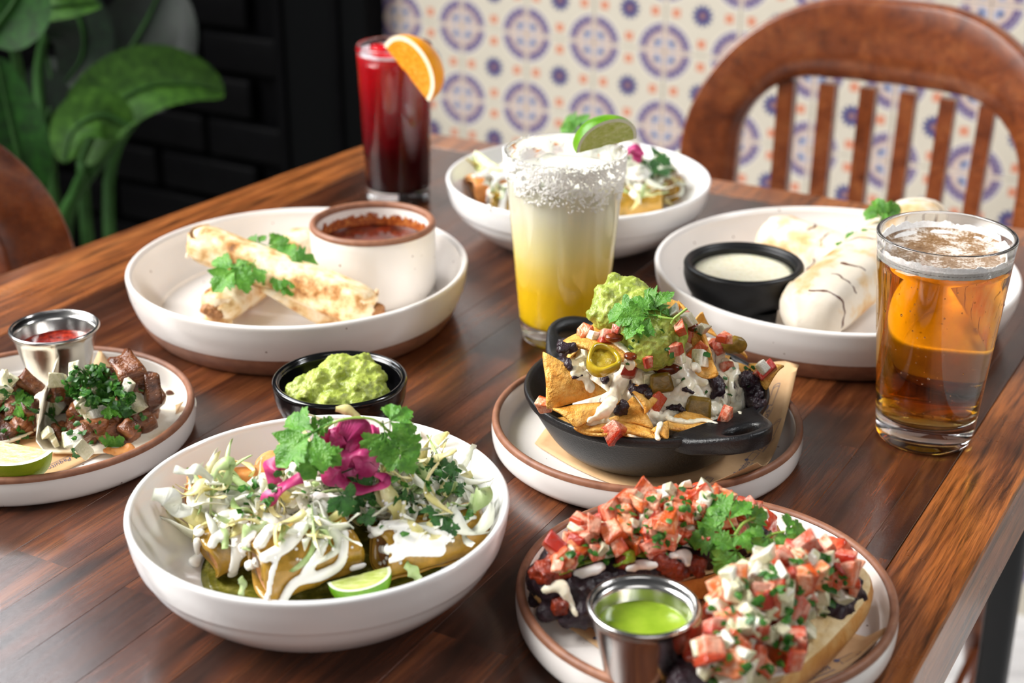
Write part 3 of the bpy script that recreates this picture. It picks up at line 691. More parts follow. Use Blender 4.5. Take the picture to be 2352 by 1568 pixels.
def leaflet(r, L, ang, o, seed, drop):
    jx = lambda p, sg: (sg * p[0] * r.uniform(.85, 1.12), p[1] + r.uniform(-.02, .02)); vs = []
    out = [jx(p, 1) for p in HALF] + [(r.uniform(-.02, .02), 1.02)] + [jx(p, -1) for p in reversed(HALF)]; o2 = []
    for i in range(len(out)): a, b = out[i], out[(i + 1) % len(out)]; o2 += [a, ((a[0] + b[0]) / 2, (a[1] + b[1]) / 2)]
    out = o2; n = len(out); bend, fold, tw = r.uniform(.25, .6), r.uniform(.2, .7), r.uniform(-.6, .6); c0 = (0, .52)
    for q in (0, .4, .72, 1.0):
        for k, (x, y) in enumerate(out if q else out[:1]):
            x, y = c0[0] + (x - c0[0]) * q, c0[1] + (y - c0[1]) * q
            z = fold * abs(x) * .45 - bend * (y - .2) ** 2 * .8 + tw * x * (y - .3) + .03 * sin(13 * atan2(x, y + .1)) * q - drop * y * .3
            X, Y = x * L, y * L; vs.append((o[0] + X * cos(ang) + Y * sin(ang), o[1] - X * sin(ang) + Y * cos(ang), z * L))
    fs = [(0, 1 + k, 1 + (k + 1) % n) for k in range(n)]
    for j in range(2):
        for k in range(n): a = 1 + j * n + k; b = 1 + j * n + (k + 1) % n; fs.append((a, a + n, b + n, b))
    return vs, fs
def leaf_mesh(name, seed, mat):
    """three toothed leaflets on one little stalk, unit length along +Y"""
    r = random.Random(seed); sp = .24
    parts = [leaflet(r, .76, r.uniform(-.12, .12), (0, sp), seed, .1), leaflet(r, .60, 1.15 + r.uniform(-.15, .15), (.02, sp - .02), seed + 1, .4), leaflet(r, .58, -1.15 + r.uniform(-.15, .15), (-.02, sp - .02), seed + 2, .4)]
    vs, fs = join(*parts, tube([(0, -.10, -.02), (0, .1, .0), (0, sp + .12, .0)], [.016, .014, .008], 5))
    return data(name, vs, fs, mat)
LEAF = [leaf_mesh('leaf', s, M_cil) for s in (1, 2, 3, 4)]; LEAFD = [leaf_mesh('leaf', s, M_cild) for s in (5, 6, 7)]
M_cilm = leafm('chopped_cilantro_bright', '1f4f16', '376f22', '84b84e', .2, sc=420)
def put(name, me, M, label=None, cat=None, group=None, parent=None):
    o = bpy.data.objects.new(name, me); link(o, parent); o.matrix_basis = (wm(parent).inverted() @ M) if parent else M
    return tag(o, label, cat, group)
def sprig(label, stem, leaves, dark=False, group=None, r=.0008):
    """stem: list of stems (world points); leaves: (base, tip, normal)"""
    t = thing('cilantro_sprig', label, 'herb', stem[0][0], 0, group)
    for s in stem:
        pts = spline(s, 5); v, f = tube(pts, [r * (1 - .3 * i / len(pts)) for i in range(len(pts))], 7); mk('stem', v, f, M_stem, t)
    for k, (b, tip, nn) in enumerate(leaves):
        b, tip = Vector(b), Vector(tip); L = (tip - b).length; M = Matrix.Translation(b) @ axes(tip - b, nn) @ Matrix.Diagonal((L * 1.15, L, L, 1))
        put('leaf', R_.choice(LEAFD if dark else LEAF), M, parent=t)
    return t
def ribbon_mesh(name, mat, L, w, th, curl, wave, seed, n=12, cup=0.):
    r = random.Random(seed); vs = []
    for i in range(n + 1):
        q = i / n - .5; x = q * L * (1 - .25 * abs(curl)); y = curl * L * .55 * (q * q * 4 - .3) * r.uniform(.9, 1.1); z = wave * L * (sin(q * 7 + seed) * .5 + .8 * (q * q * 4)) * .3
        ww = w * (1 - .55 * abs(2 * q) ** 3) * (1 + .25 * sin(q * 11 + seed)); tw = .9 * sin(q * 4 + seed)
        for sx, sz in ((-1, -1), (1, -1), (1, 1), (-1, 1)): vs.append((x, y + sx * ww / 2 * cos(tw), z + sx * ww / 2 * sin(tw) + sz * th / 2))
    fs = grid_faces(n + 1, 4, False, True) + [(3, 2, 1, 0), (n * 4, n * 4 + 1, n * 4 + 2, n * 4 + 3)]
    return data(name, vs, fs, mat)
SHRED = [ribbon_mesh('cabbage_shred', M_cab[(0, 1, 0, 2, 0, 0, 1, 0, 2, 0, 0, 1)[k]], .020 + .007 * (k % 4), (.0036 + .0018 * (k % 3)), .0007, (-.6, .5, .9, -.3, .2)[k % 5], (.3, .7, .5)[k % 3], k) for k in range(12)]
def dice_mesh(name, mat, seed, j=.16):
    r = random.Random(seed); bm = bmesh.new(); bmesh.ops.create_cube(bm, size=1)
    for v in bm.verts: v.co += Vector([r.uniform(-j, j) for _ in range(3)])
    k = r.uniform(.55, 1); ax = r.randrange(2)
    for v in bm.verts:
        if v.co.z > 0: v.co[ax] *= k
    bmesh.ops.bevel(bm, geom=bm.edges[:], offset=.13, segments=3, profile=.6, affect='EDGES')
    for v in bm.verts: v.co *= 1 + .10 * noise.noise(v.co * 2.2 + Vector((seed * 3., 0, 0)))
    bm.verts.index_update(); vs = [v.co.copy() for v in bm.verts]; fs = [tuple(v.index for v in f.verts) for f in bm.faces]; bm.free()
    return data(name, vs, fs, mat)
def cutm(name, skin, flesh, pale, sc, rough=.14):
    n = NT(name); v = n.vec((1, 1, 1), True); s = n.n('ShaderNodeSeparateXYZ'); n.l(n.co('Object'), s.inputs[0]); nz = n.noise(v, sc, 3)
    inn = n.mix(n.ramp(nz, [(.42, '000000'), (.60, 'ffffff')]), hx(flesh), hx(pale))
    f = n.ramp(n.ma('ADD', s.outputs[2], n.ma('MULTIPLY', nz, .5)), [(.42, '000000'), (.60, 'ffffff')]); col = n.mix(f, inn, hx(skin))
    oi = n.n('ShaderNodeObjectInfo'); h = n.n('ShaderNodeHueSaturation'); n.l(n.ma('MULTIPLY_ADD', oi.outputs['Random'], .4, .8), h.inputs['Value']); n.l(n.ma('MULTIPLY_ADD', oi.outputs['Random'], .02, .498), h.inputs['Hue']); n.l(col, h.inputs['Color'])
    n.set(Base_Color=h.outputs[0], Roughness=rough, Coat_Weight=.3, Coat_Roughness=.08); n.bump(n.noise(v, sc * 3, 3), .25, .12); return n.m
M_tomd = cutm('tomato_pieces', 'b8301a', 'd4583a', 'e8a48c', 1.7)
M_oniond = cutm('onion_pieces', 'eee9da', 'dcd4b6', 'c9c29c', 1.5, .18)
DT = [dice_mesh('tomato_dice', M_tomd, s, .24) for s in range(7)]; DO = [dice_mesh('onion_dice', M_oniond, s + 9, .22) for s in range(6)]
def rrot(rs=R_): return Euler((rs.uniform(0, 6.3), rs.uniform(0, 6.3), rs.uniform(0, 6.3))).to_matrix().to_4x4()
def die(kind, p, size, label, group, M=None, flat=1.0):
    me = R_.choice(DT if kind == 'tomato' else DO)
    s = Matrix.Diagonal((size * R_.uniform(.85, 1.2), size * R_.uniform(.8, 1.1), size * R_.uniform(.7, 1.0) * flat, 1))
    return put(kind + '_dice', me, Matrix.Translation(p) @ (M or rrot()) @ s, label, kind, group)
def herb_bits(name, pts, size, mat, parent=None, seed=0):
    """chopped herb: many small bent flakes"""
    r = random.Random(seed); vs, fs = [], []
    for p, nn in pts:
        s = size * r.uniform(.5, 1.3); M = Matrix.Translation(p + nn * s * .3) @ axes(Vector((r.uniform(-1, 1), r.uniform(-1, 1), r.uniform(-.4, .6))), nn + Vector((r.uniform(-.5, .5), r.uniform(-.5, .5), 0)))
        o = len(vs); q = [(-.3, -.6, 0), (.25, -.5, .12), (.5, .05, -.05), (.15, .55, .1), (-.35, .35, 0), (0, 0, .2)]
        vs += [M @ (Vector(c) * s) for c in q]; fs += [tuple(o + i for i in f) for f in ((0, 1, 5), (1, 2, 5), (2, 3, 5), (3, 4, 5), (4, 0, 5))]
    return tag(mk(name, vs, fs, mat, parent), kind='stuff')
def drape(pile, lines, k=.35, step=.5, flat=.55):
    """balls along strokes seen at pixels: lines of (u, v, width in px)"""
    out = []
    for ln in lines:
        pts = spline(ln, 6) if len(ln) > 1 else [Vector(ln[0])]
        for i, q in enumerate(pts):
            p, nn = pile.see(q.x, q.y)
            if p is None: continue
            dist = (p - E0).dot(FW); r = q.z * dist / FPX / 2
            out.append((p + nn * r * flat * k, (r, r, r * flat), axes(nn.orthogonal(), nn)))
    return out
def in_poly(u, v, poly):
    c = False; j = len(poly) - 1
    for i in range(len(poly)):
        if (poly[i][1] > v) != (poly[j][1] > v) and u < (poly[j][0] - poly[i][0]) * (v - poly[i][1]) / (poly[j][1] - poly[i][1]) + poly[i][0]: c = not c
        j = i
    return c
def pick(poly, n, rs=R_):
    us = [p[0] for p in poly]; vs = [p[1] for p in poly]; out = []
    while len(out) < n:
        u, v = rs.uniform(min(us), max(us)), rs.uniform(min(vs), max(vs))
        if in_poly(u, v, poly): out.append((u, v))
    return out
def w_at(pile, u, v, lift=.002, y=None):
    p, nn = pile.see(u, v)
    if p is None or (y and p.y > y + .03): return Py(u, v, y or .8), Vector((0, -.5, .86))
    return p + nn * lift, nn
def chip(corners, label, bulge=.004, seed=0, mat=None, group='tortilla chips in the skillet', name='tortilla_chip', N=9, th=.0009):
    a, b, c = [Vector(p) for p in corners]; nn = (b - a).cross(c - a).normalized(); r = random.Random(seed); off = Vector((seed * 2.3, seed, 1)); vs = []; idx = {}
    cen = (a + b + c) / 3
    for i in range(N + 1):
        for j in range(N + 1 - i):
            x, y = i / N, j / N; z = 1 - x - y; p = a * z + b * x + c * y
            m = max(x, y, z)
            if m > .86: p = p.lerp(cen, (m - .86) * .5)       # rounded corners
            h = bulge * (27 * x * y * z * .35 + .65 * sin(pi * min(1, max(0, x + .5 * y)))) + .0013 * noise.noise(p * 110 + off)
            idx[(i, j)] = len(vs); vs.append(p + nn * h)
    k = len(vs); vs += [v - nn * th * 2 for v in vs]; fs = []
    for i in range(N):
        for j in range(N - i):
            f = (idx[(i, j)], idx[(i + 1, j)], idx[(i, j + 1)]); fs += [f, tuple(q + k for q in f)[::-1]]
            if i + j < N - 1: f = (idx[(i + 1, j)], idx[(i + 1, j + 1)], idx[(i, j + 1)]); fs += [f, tuple(q + k for q in f)[::-1]]
    e = [idx[(i, 0)] for i in range(N)] + [idx[(N - i, i)] for i in range(N)] + [idx[(0, N - i)] for i in range(N)]
    for q in range(len(e)): p1, p2 = e[q], e[(q + 1) % len(e)]; fs.append((p2, p1, p1 + k, p2 + k))
    return tag(recalc(mk(name, vs, fs, mat or M_chip)), label, 'chip', group)
def rolled(name, label, p0, p1, r, mat, fill, cat='taco', group=None, turns=1.35, seed=0, squash=.9, start=0., amp=.0012):
    p0, p1 = Vector(p0), Vector(p1); ax = (p1 - p0); L = ax.length; ax.normalize(); up = Vector((0, 0, 1)); up = (up - ax * up.dot(ax)).normalized(); sd = ax.cross(up)
    mid = (p0 + p1) / 2; t = thing(name, label, cat, Vector((mid.x, mid.y, mid.z - r)), 0, group); na, nl = 56, 16; th = r * .09; off = Vector((seed * 3.3, seed * 1.1, 0)); vs = []
    def pt(l, q, ro):
        a = start + q * turns * 2 * pi; rr = r * (.70 + .30 * min(1, q * turns / 1.0)) if turns > 1 else r
        rr = r * (.74 + .26 * q) + ro; p = p0 + ax * (L * l); rr += amp * noise.noise(Vector((cos(a) * 2.2, sin(a) * 2.2, l * 5)) + off)
        return p + sd * (cos(a) * rr) + up * (sin(a) * rr * squash) + ax * (.0012 * sin(3 * a + seed) * (1 if l > .5 else -1))
    for i in range(nl + 1):
        row = [pt(i / nl, k / na, 0) for k in range(na + 1)] + [pt(i / nl, k / na, -th) for k in range(na, -1, -1)]; vs += row
    m = 2 * (na + 1); fs = grid_faces(nl + 1, m, False, True)
    for i0, fl in ((0, False), (nl, True)):
        for k in range(na):
            f = (i0 * m + k, i0 * m + k + 1, i0 * m + m - 2 - k, i0 * m + m - 1 - k); fs.append(f[::-1] if fl else f)
    recalc(mk('tortilla', vs, fs, mat, t))
    fv = []
    for i in range(9):
        l = .05 + .9 * i / 8
        for k in range(16):
            a = 2 * pi * k / 16; rr = r * .66 * (1 + .12 * noise.noise(Vector((cos(a) * 3, sin(a) * 3, l * 9)) + off)); fv.append(p0 + ax * L * l + sd * cos(a) * rr + up * sin(a) * rr * squash)
    fv += [p0 + ax * L * .045, p0 + ax * L * .955]; ff = grid_faces(9, 16, False, True) + [(144, (k + 1) % 16, k) for k in range(16)] + [(145, 128 + k, 128 + (k + 1) % 16) for k in range(16)]
    mk('filling', fv, ff, fill, t); return t
M_fill = pm('shredded_filling', [(.3, '7a4a24'), (.6, 'b07a48'), (.8, 'd3a878')], 160, .5, bump=.8, bscale=240, bd=.002)

# ================================================================ front bowl: sauced rolled tacos
M_sauced = pm('tortilla_in_green_sauce', [(.25, '6f5a16'), (.45, 'a07a26'), (.62, 'bd8f3a'), (.82, '8d8038')], 75, .24, bump=.4, bscale=180, coat=.3)
M_fried = pm('fried_tortilla', [(.25, 'a85c24'), (.5, 'cf8644'), (.8, 'e3ab6a')], 55, .42, bump=.4, bscale=150)
M_pool = pm('green_chile_sauce', [(.3, '4a4c14'), (.55, '6f6c24'), (.75, 'a39b52')], 150, .12, bump=.3, bscale=260)
pf = Pile(); pf.add(Bf)
vs, fs = lathe([(0, .0165), (.040, .0165), (.058, .0162), (.0625, .0158), (.061, .0140), (0, .0125)], 72)
tag(mk('green_sauce', [(x - .099, y + .7039, z + TZ) for x, y, z in vs], fs, M_pool), 'olive green chile sauce pooled under the tacos of the nearest bowl', 'sauce')
G1 = 'rolled tacos in the nearest bowl'
for args in ((P(590, 1318, .033), P(800, 1238, .039), .0195, M_sauced, 'front rolled taco in green sauce with its open end toward the lime', 1, .3),
             (P(872, 1272, .034), P(1102, 1212, .034), .0165, M_sauced, 'right-hand rolled taco in green sauce under a broad patch of crema', 2, 2.8),
             (P(438, 1148, .042), P(660, 1112, .040), .0145, M_fried, 'rolled taco with a bare fried end sticking out of the heap at left', 3, 1.2),
             (P(478, 1278, .027), P(640, 1200, .036), .0150, M_sauced, 'low rolled taco under a crema dollop at the left of the nearest bowl', 4, .8),
             (P(606, 1082, .042), P(730, 1110, .040), .0135, M_fried, 'rolled taco end behind the left cilantro leaf of the nearest bowl', 5, 1.0),
             (P(690, 1130, .033), P(1010, 1122, .030), .0170, M_fried, 'rolled taco at the back of the heap in the nearest bowl', 6, 1.0)):
    t = rolled('rolled_taco', args[4], args[0], args[1], args[2], args[3], M_fill, group=G1, seed=args[5], start=args[6]); pf.add(t)
c = blob('shredded_cabbage', [(P(u, v, h), (r, r, r * .7)) for u, v, h, r in ((720, 1120, .048, .022), (850, 1110, .048, .024), (960, 1120, .040, .022), (1040, 1140, .034, .016), (610, 1140, .044, .016), (540, 1150, .044, .012), (800, 1060, .052, .018), (900, 1060, .050, .018), (760, 1170, .050, .012))], M_cab[0], vox=.0022, amp=.004, nscale=150)
tag(c, 'packed shredded cabbage at the heart of the taco heap in the nearest bowl', 'cabbage', None, 'stuff'); pf.add(c)
def clock(p, pile):
    c = Vector((-.099, .7039, 0)) if p.y < 1 else Vector((.055, 1.2491, 0)); d = p - c; d.z = 0
    ring = 'near the centre' if d.length < .03 else 'halfway out' if d.length < .058 else 'by the wall'
    side = ('front' if d.y < -.012 else 'back' if d.y > .012 else '') + (' left' if d.x < -.015 else ' right' if d.x > .015 else ' middle')
    return ring + ', ' + side.strip() + ' of the ' + ('nearest' if p.y < 1 else 'far') + ' bowl'
def shreds(pile, poly, n, where, group, lift=.0016, scale=1.0, kinds=None, tilt=.5):
    os = []
    for u, v in pick(poly, n):
        p, nn = pile.see(u, v)
        if p is None: continue
        nn = (nn + Vector((R_.uniform(-tilt, tilt), R_.uniform(-tilt, tilt), .4))).normalized()
        k = R_.choice(kinds) if kinds else R_.randrange(12); s = scale * R_.uniform(.7, 1.15)
        nm = ('white', 'yellow', 'white', 'green', 'white', 'white', 'yellow', 'white', 'green', 'white', 'white', 'yellow')[k]
        M = Matrix.Translation(p + nn * lift) @ axes(Vector((R_.uniform(-1, 1), R_.uniform(-1, 1), R_.uniform(-.2, .3))), nn) @ Matrix.Scale(s, 4)
        os.append(put('cabbage_shred', SHRED[k], M, ('long ' if s > 1 else 'short ' if s < .85 else '') + nm + ' cabbage shred ' + clock(p, pile), 'cabbage', group))
    pile.add(*os); return os
GC = 'cabbage shreds in the nearest bowl'
def fc(x, y): return 270 + x * .3912, 900 + y * .3912
def fcl(*pts): return [(*fc(x, y), w * .3912) for x, y, w in pts]
crema = [fcl((500, 650, 70), (450, 720, 80), (425, 800, 60)), fcl((560, 690, 60), (500, 760, 85), (480, 880, 70), (480, 960, 60), (440, 1015, 85)), fcl((700, 850, 80), (690, 960, 75), (660, 1080, 80)),
         fcl((1290, 640, 70), (1160, 700, 85), (1060, 830, 110), (960, 930, 90), (780, 1015, 70)), fcl((960, 920, 50), (905, 1060, 48), (880, 1220, 46)), fcl((1255, 800, 60), (1180, 950, 66), (1100, 1050, 70)),
         fcl((1330, 830, 60), (1310, 985, 70), (1200, 1060, 85), (1040, 1110, 75), (960, 1215, 75)), fcl((1400, 770, 50), (1465, 880, 55), (1455, 990, 55), (1380, 1020, 60)), fcl((1250, 610, 50), (1310, 680, 60)),
         fcl((1490, 830, 60), (1620, 800, 70), (1780, 830, 95), (1930, 850, 80)), fcl((1560, 920, 60), (1700, 930, 80), (1880, 920, 95)), fcl((1540, 1010, 36), (1660, 960, 60)), fcl((1550, 640, 50), (1630, 740, 55)), fcl((1690, 560, 45), (1800, 540, 60), (1880, 640, 45)),
         fcl((820, 760, 60), (960, 690, 66), (1060, 640, 56)), fcl((740, 740, 50), (700, 840, 60)), fcl((1960, 760, 45), (2090, 740, 45)), fcl((620, 560, 40), (540, 640, 60)), fcl((880, 700, 60), (820, 800, 80), (760, 900, 80), (700, 960, 70)), fcl((600, 800, 60), (560, 900, 70)), fcl((1000, 700, 70), (1100, 620, 80), (1200, 620, 60)), fcl((1500, 700, 50), (1560, 780, 60), (1680, 780, 70)), fcl((1760, 640, 60), (1850, 720, 70), (1960, 800, 70)), fcl((1900, 880, 60), (2000, 780, 60)), fcl((460, 640, 60), (520, 600, 60), (600, 620, 60)), fcl((560, 640, 80), (640, 700, 90), (740, 760, 90)), fcl((640, 780, 80), (620, 860, 70)), fcl((1080, 760, 70), (1180, 720, 70)), fcl((900, 820, 90), (840, 900, 90)), fcl((1440, 760, 50), (1540, 830, 60)), fcl((1960, 700, 60), (2050, 680, 50)), fcl((1640, 860, 70), (1760, 880, 80), (1840, 860, 80))]
cballs = drape(pf, crema, .8, flat=.6)
shreds(pf, [(430, 1120), (560, 1070), (690, 1100), (680, 1200), (560, 1260), (440, 1230)], 46, 'on the left of the heap in the nearest bowl', GC)
shreds(pf, [(640, 1120), (820, 1110), (830, 1210), (700, 1280), (600, 1240)], 40, 'in the middle of the heap in the nearest bowl', GC)
shreds(pf, [(830, 1060), (1000, 1050), (1110, 1120), (1100, 1215), (960, 1230), (840, 1180)], 60, 'on the right of the heap in the nearest bowl', GC)
shreds(pf, [(690, 1020), (940, 1000), (980, 1080), (840, 1110), (680, 1100)], 34, 'under the pink onion of the nearest bowl', GC)
o = blob('crema_drizzle', cballs, M_crema, vox=.0009, smooth=3); tag(o, 'white crema drizzled over the tacos in the nearest bowl', 'crema', None, 'stuff'); pf.add(o)
shreds(pf, [(470, 1120), (680, 1090), (800, 1150), (680, 1230), (520, 1200)], 9, 'lying over the crema at left in the nearest bowl', GC)
shreds(pf, [(820, 1080), (1060, 1090), (1090, 1190), (900, 1190)], 11, 'lying over the crema at right in the nearest bowl', GC)
def ribbon(name, label, cat, pts, w, mat, group=None, th=.0006, nrm=None, tw=.6, seed=0):
    pts = spline(pts, 7); fr = frames(pts); vs = []; n = len(pts)
    for i, p in enumerate(pts):
        q = i / (n - 1); nn = Vector(nrm or (0, -.6, .8)); d = fr[i][0]; s = d.cross(nn).normalized(); nn = s.cross(d)
        a = tw * sin(q * 5 + seed); s2 = s * cos(a) + nn * sin(a); n2 = nn * cos(a) - s * sin(a); ww = w * (.45 + .55 * sin(pi * min(1, .12 + .8 * q))) * (1 + .2 * sin(q * 13 + seed))
        for sx, sz in ((-1, -1), (1, -1), (1, 1), (-1, 1)): vs.append(p + s2 * sx * ww / 2 + n2 * sz * th / 2)
    return tag(mk(name, vs, grid_faces(n, 4, False, True) + [(3, 2, 1, 0), (n * 4 - 4, n * 4 - 3, n * 4 - 2, n * 4 - 1)], mat), label, cat, group)
def fpts(pile, pts, y=None, lift=.003): return [w_at(pile, *fc(x, y_), lift, y)[0] for x, y_ in pts]
def floatp(pts, y): return [Py(*fc(x, y_), y) for x, y_ in pts]
for k, (pts, y, w, m, lb) in enumerate((([(330, 450), (400, 470), (470, 455), (560, 520)], .705, .0055, 0, 'translucent cabbage strip reaching over the bowl rim at far left'),
                                        ([(415, 470), (430, 500), (425, 540)], .704, .003, 0, 'short cabbage strip hanging from the far left of the heap'),
                                        ([(560, 500), (590, 440), (660, 420), (655, 480), (640, 540)], .706, .006, 2, 'curled green cabbage piece standing above the bare taco end'),
                                        ([(205, 600), (300, 620), (350, 690), (440, 700)], .688, .010, 0, 'broad wilted cabbage piece lying on the left bowl wall'),
                                        ([(1280, 100), (1350, 105), (1400, 140), (1420, 200)], .727, .005, 1, 'pale cabbage strip standing up behind the pink onion'),
                                        ([(1850, 400), (1920, 370), (1990, 335)], .735, .0045, 1, 'cabbage strip poking out at the right rear of the heap'),
                                        ([(1960, 740), (2060, 700), (2150, 600), (2160, 560)], .705, .010, 2, 'green cabbage piece folded against the right bowl wall'),
                                        ([(1690, 1010), (1730, 1050), (1770, 1100)], .672, .006, 2, 'small green cabbage piece at the foot of the right-hand taco'),
                                        ([(720, 1090), (735, 1130), (725, 1190)], .652, .004, 2, 'thin green cabbage strip in front of the front taco'))):
    pf.add(ribbon('cabbage_shred', lb, 'cabbage', floatp(pts, y), w, M_cab[m], GC, seed=k))
GO = 'pickled onion slivers in the nearest bowl'
for k, (pts, y, w, lb) in enumerate((([(1235, 220), (1250, 300), (1235, 380), (1210, 460)], .712, .010, 'upright pink onion sliver at the left of the pink cluster'),
                                     ([(1290, 200), (1330, 260), (1350, 340), (1330, 420)], .706, .012, 'broad pink onion sliver down the middle of the pink cluster'),
                                     ([(1310, 195), (1400, 230), (1440, 300), (1420, 400)], .704, .012, 'pink onion sliver arching over the top of the pink cluster'),
                                     ([(1270, 430), (1350, 380), (1430, 340), (1500, 330)], .700, .009, 'pink onion sliver slanting across the pink cluster'),
                                     ([(1440, 290), (1500, 250), (1540, 240)], .708, .008, 'pink onion tip under the right cilantro leaf'),
                                     ([(1390, 350), (1450, 420), (1490, 410), (1480, 350)], .702, .010, 'curled pink onion piece at the right of the pink cluster'),
                                     ([(1230, 430), (1260, 490), (1330, 530), (1380, 560)], .696, .009, 'pink onion sliver trailing down from the pink cluster'),
                                     ([(1330, 550), (1430, 575), (1530, 555), (1570, 510), (1510, 480)], .694, .006, 'thin pink onion loop in front of the dark cilantro'),
                                     ([(990, 400), (920, 430), (905, 480), (930, 540)], .700, .009, 'pale pink onion sliver below the left cilantro leaf'),
                                     ([(1080, 500), (1000, 540), (930, 590), (860, 650)], .690, .008, 'long pink onion sliver reaching left over the crema'),
                                     ([(1290, 330), (1290, 400), (1320, 450)], .708, .012, 'dark pink onion piece deep in the pink cluster'),
                                     ([(1260, 260), (1340, 230), (1420, 260), (1470, 330)], .709, .009, 'pink onion sliver curving over the upper part of the pink cluster'), ([(1400, 300), (1370, 380), (1400, 450), (1450, 470)], .704, .009, 'pink onion sliver standing at the lower right of the pink cluster'), ([(1250, 330), (1300, 420), (1380, 450), (1430, 430)], .704, .010, 'pink onion sliver cupping the bottom of the pink cluster'), ([(1310, 240), (1290, 320), (1320, 400)], .705, .008, 'pale pink onion sliver in the left middle of the pink cluster'))):
    pf.add(ribbon('pickled_onion_sliver', lb, 'onion', floatp(pts, y), w * 1.15, M_pink, GO, th=.0010, tw=.75, seed=k * 1.7))
o = blob('pickled_onion_clump', [(Py(*fc(x, y), yy), r) for x, y, yy, r in ((1300, 300, .719, .0055), (1390, 330, .719, .0065), (1330, 390, .717, .0065), (1420, 390, .717, .005), (1350, 250, .719, .0045))], M_pink, vox=.0013, amp=.0016, nscale=160)
tag(o, 'packed heart of the pink pickled onion cluster on the nearest bowl', 'onion'); pf.add(o)
cn = Vector((0, -.62, .78))
def lf(x0, y0, x1, y1, yb, yt=None, nn=cn): return (Py(*fc(x0, y0), yb), Py(*fc(x1, y1), yt or yb), nn)
s1 = floatp([(1170, 250), (1250, 190), (1330, 160), (1420, 150), (1500, 160), (1550, 190)], .704)
sprig('bright cilantro sprig arching over the pink onion in the nearest bowl', [s1, floatp([(1540, 180), (1590, 230), (1640, 270)], .704)],
      [lf(1225, 190, 900, 380, .700, .688, Vector((-.3, -.5, .8))), lf(1190, 250, 1110, 510, .698, .684), lf(1200, 170, 1130, 250, .705), lf(1260, 205, 1180, 160, .708),
       lf(1560, 190, 1735, 110, .706, .712), lf(1560, 190, 1600, 430, .703, .694), lf(1600, 230, 1770, 380, .703, .698), lf(1640, 330, 1730, 480, .698, .690), lf(1420, 150, 1450, 190, .706)])
GD = 'dark cilantro leaves in the nearest bowl'
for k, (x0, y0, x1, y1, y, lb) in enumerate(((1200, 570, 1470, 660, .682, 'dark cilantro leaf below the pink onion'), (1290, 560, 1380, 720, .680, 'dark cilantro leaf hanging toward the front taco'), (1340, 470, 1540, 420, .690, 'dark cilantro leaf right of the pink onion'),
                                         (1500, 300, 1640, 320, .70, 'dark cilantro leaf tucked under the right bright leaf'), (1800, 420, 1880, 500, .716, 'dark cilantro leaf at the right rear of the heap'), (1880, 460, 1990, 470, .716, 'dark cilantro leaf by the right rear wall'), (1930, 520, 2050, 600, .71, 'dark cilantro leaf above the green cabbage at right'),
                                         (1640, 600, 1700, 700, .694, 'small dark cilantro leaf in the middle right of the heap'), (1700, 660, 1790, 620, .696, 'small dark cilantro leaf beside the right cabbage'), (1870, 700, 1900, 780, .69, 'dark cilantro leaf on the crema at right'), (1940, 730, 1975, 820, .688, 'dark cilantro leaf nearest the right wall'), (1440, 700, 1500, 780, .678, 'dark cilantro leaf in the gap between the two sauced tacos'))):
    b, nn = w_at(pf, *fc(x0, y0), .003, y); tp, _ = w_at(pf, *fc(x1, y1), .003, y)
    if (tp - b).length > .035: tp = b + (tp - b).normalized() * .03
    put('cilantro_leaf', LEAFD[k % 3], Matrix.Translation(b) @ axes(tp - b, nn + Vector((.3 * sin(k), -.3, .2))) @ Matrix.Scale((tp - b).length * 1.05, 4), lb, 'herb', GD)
pts = []
rs = random.Random(9); cvs, cfs = [], []
for u, v in pick([fc(*q) for q in ((400, 1100), (700, 1130), (560, 700), (900, 560), (1500, 640), (2000, 560), (2160, 860), (1900, 1080), (1600, 1000), (1000, 1000))], 90, rs):
    p, nn = pf.see(u, v)
    if p is None: continue
    s = rs.uniform(.0006, .0014); M = Matrix.Translation(p + nn * s * .3) @ rrot(rs) @ Matrix.Scale(s, 4); o = len(cvs); cvs += [M @ (q * (1 + .3 * noise.noise(q * 3 + p * 900))) for q in ICO1[0]]; cfs += [tuple(i + o for i in f) for f in ICO1[1]]
tag(mk('crumbled_cheese', cvs, cfs, M_crema), 'white cheese crumbs scattered over the tacos in the nearest bowl', 'cheese', None, 'stuff')
for poly, n in (([(500, 1110), (680, 1080), (720, 1170), (560, 1210)], 26), ([(700, 1140), (1080, 1070), (1100, 1230), (760, 1260)], 26), ([(880, 1040), (1060, 1080), (1060, 1150), (900, 1120)], 34)):
    for u, v in pick(poly, n):
        p, nn = pf.see(u, v)
        if p is not None: pts.append((p, nn))
tag(herb_bits('chopped_cilantro', pts, .0042, M_cilm, seed=3), 'chopped cilantro flecks over the heap in the nearest bowl', 'herb')
wedge('lime_wedge', 'pale lime wedge tucked at the front rim of the nearest bowl', 'fruit', P(752, 1338, .033), P(895, 1300, .036), Vector((.18, -.80, -.52)), .0155, radians(70), *M_wedge, group='lime wedges', pw=.12)
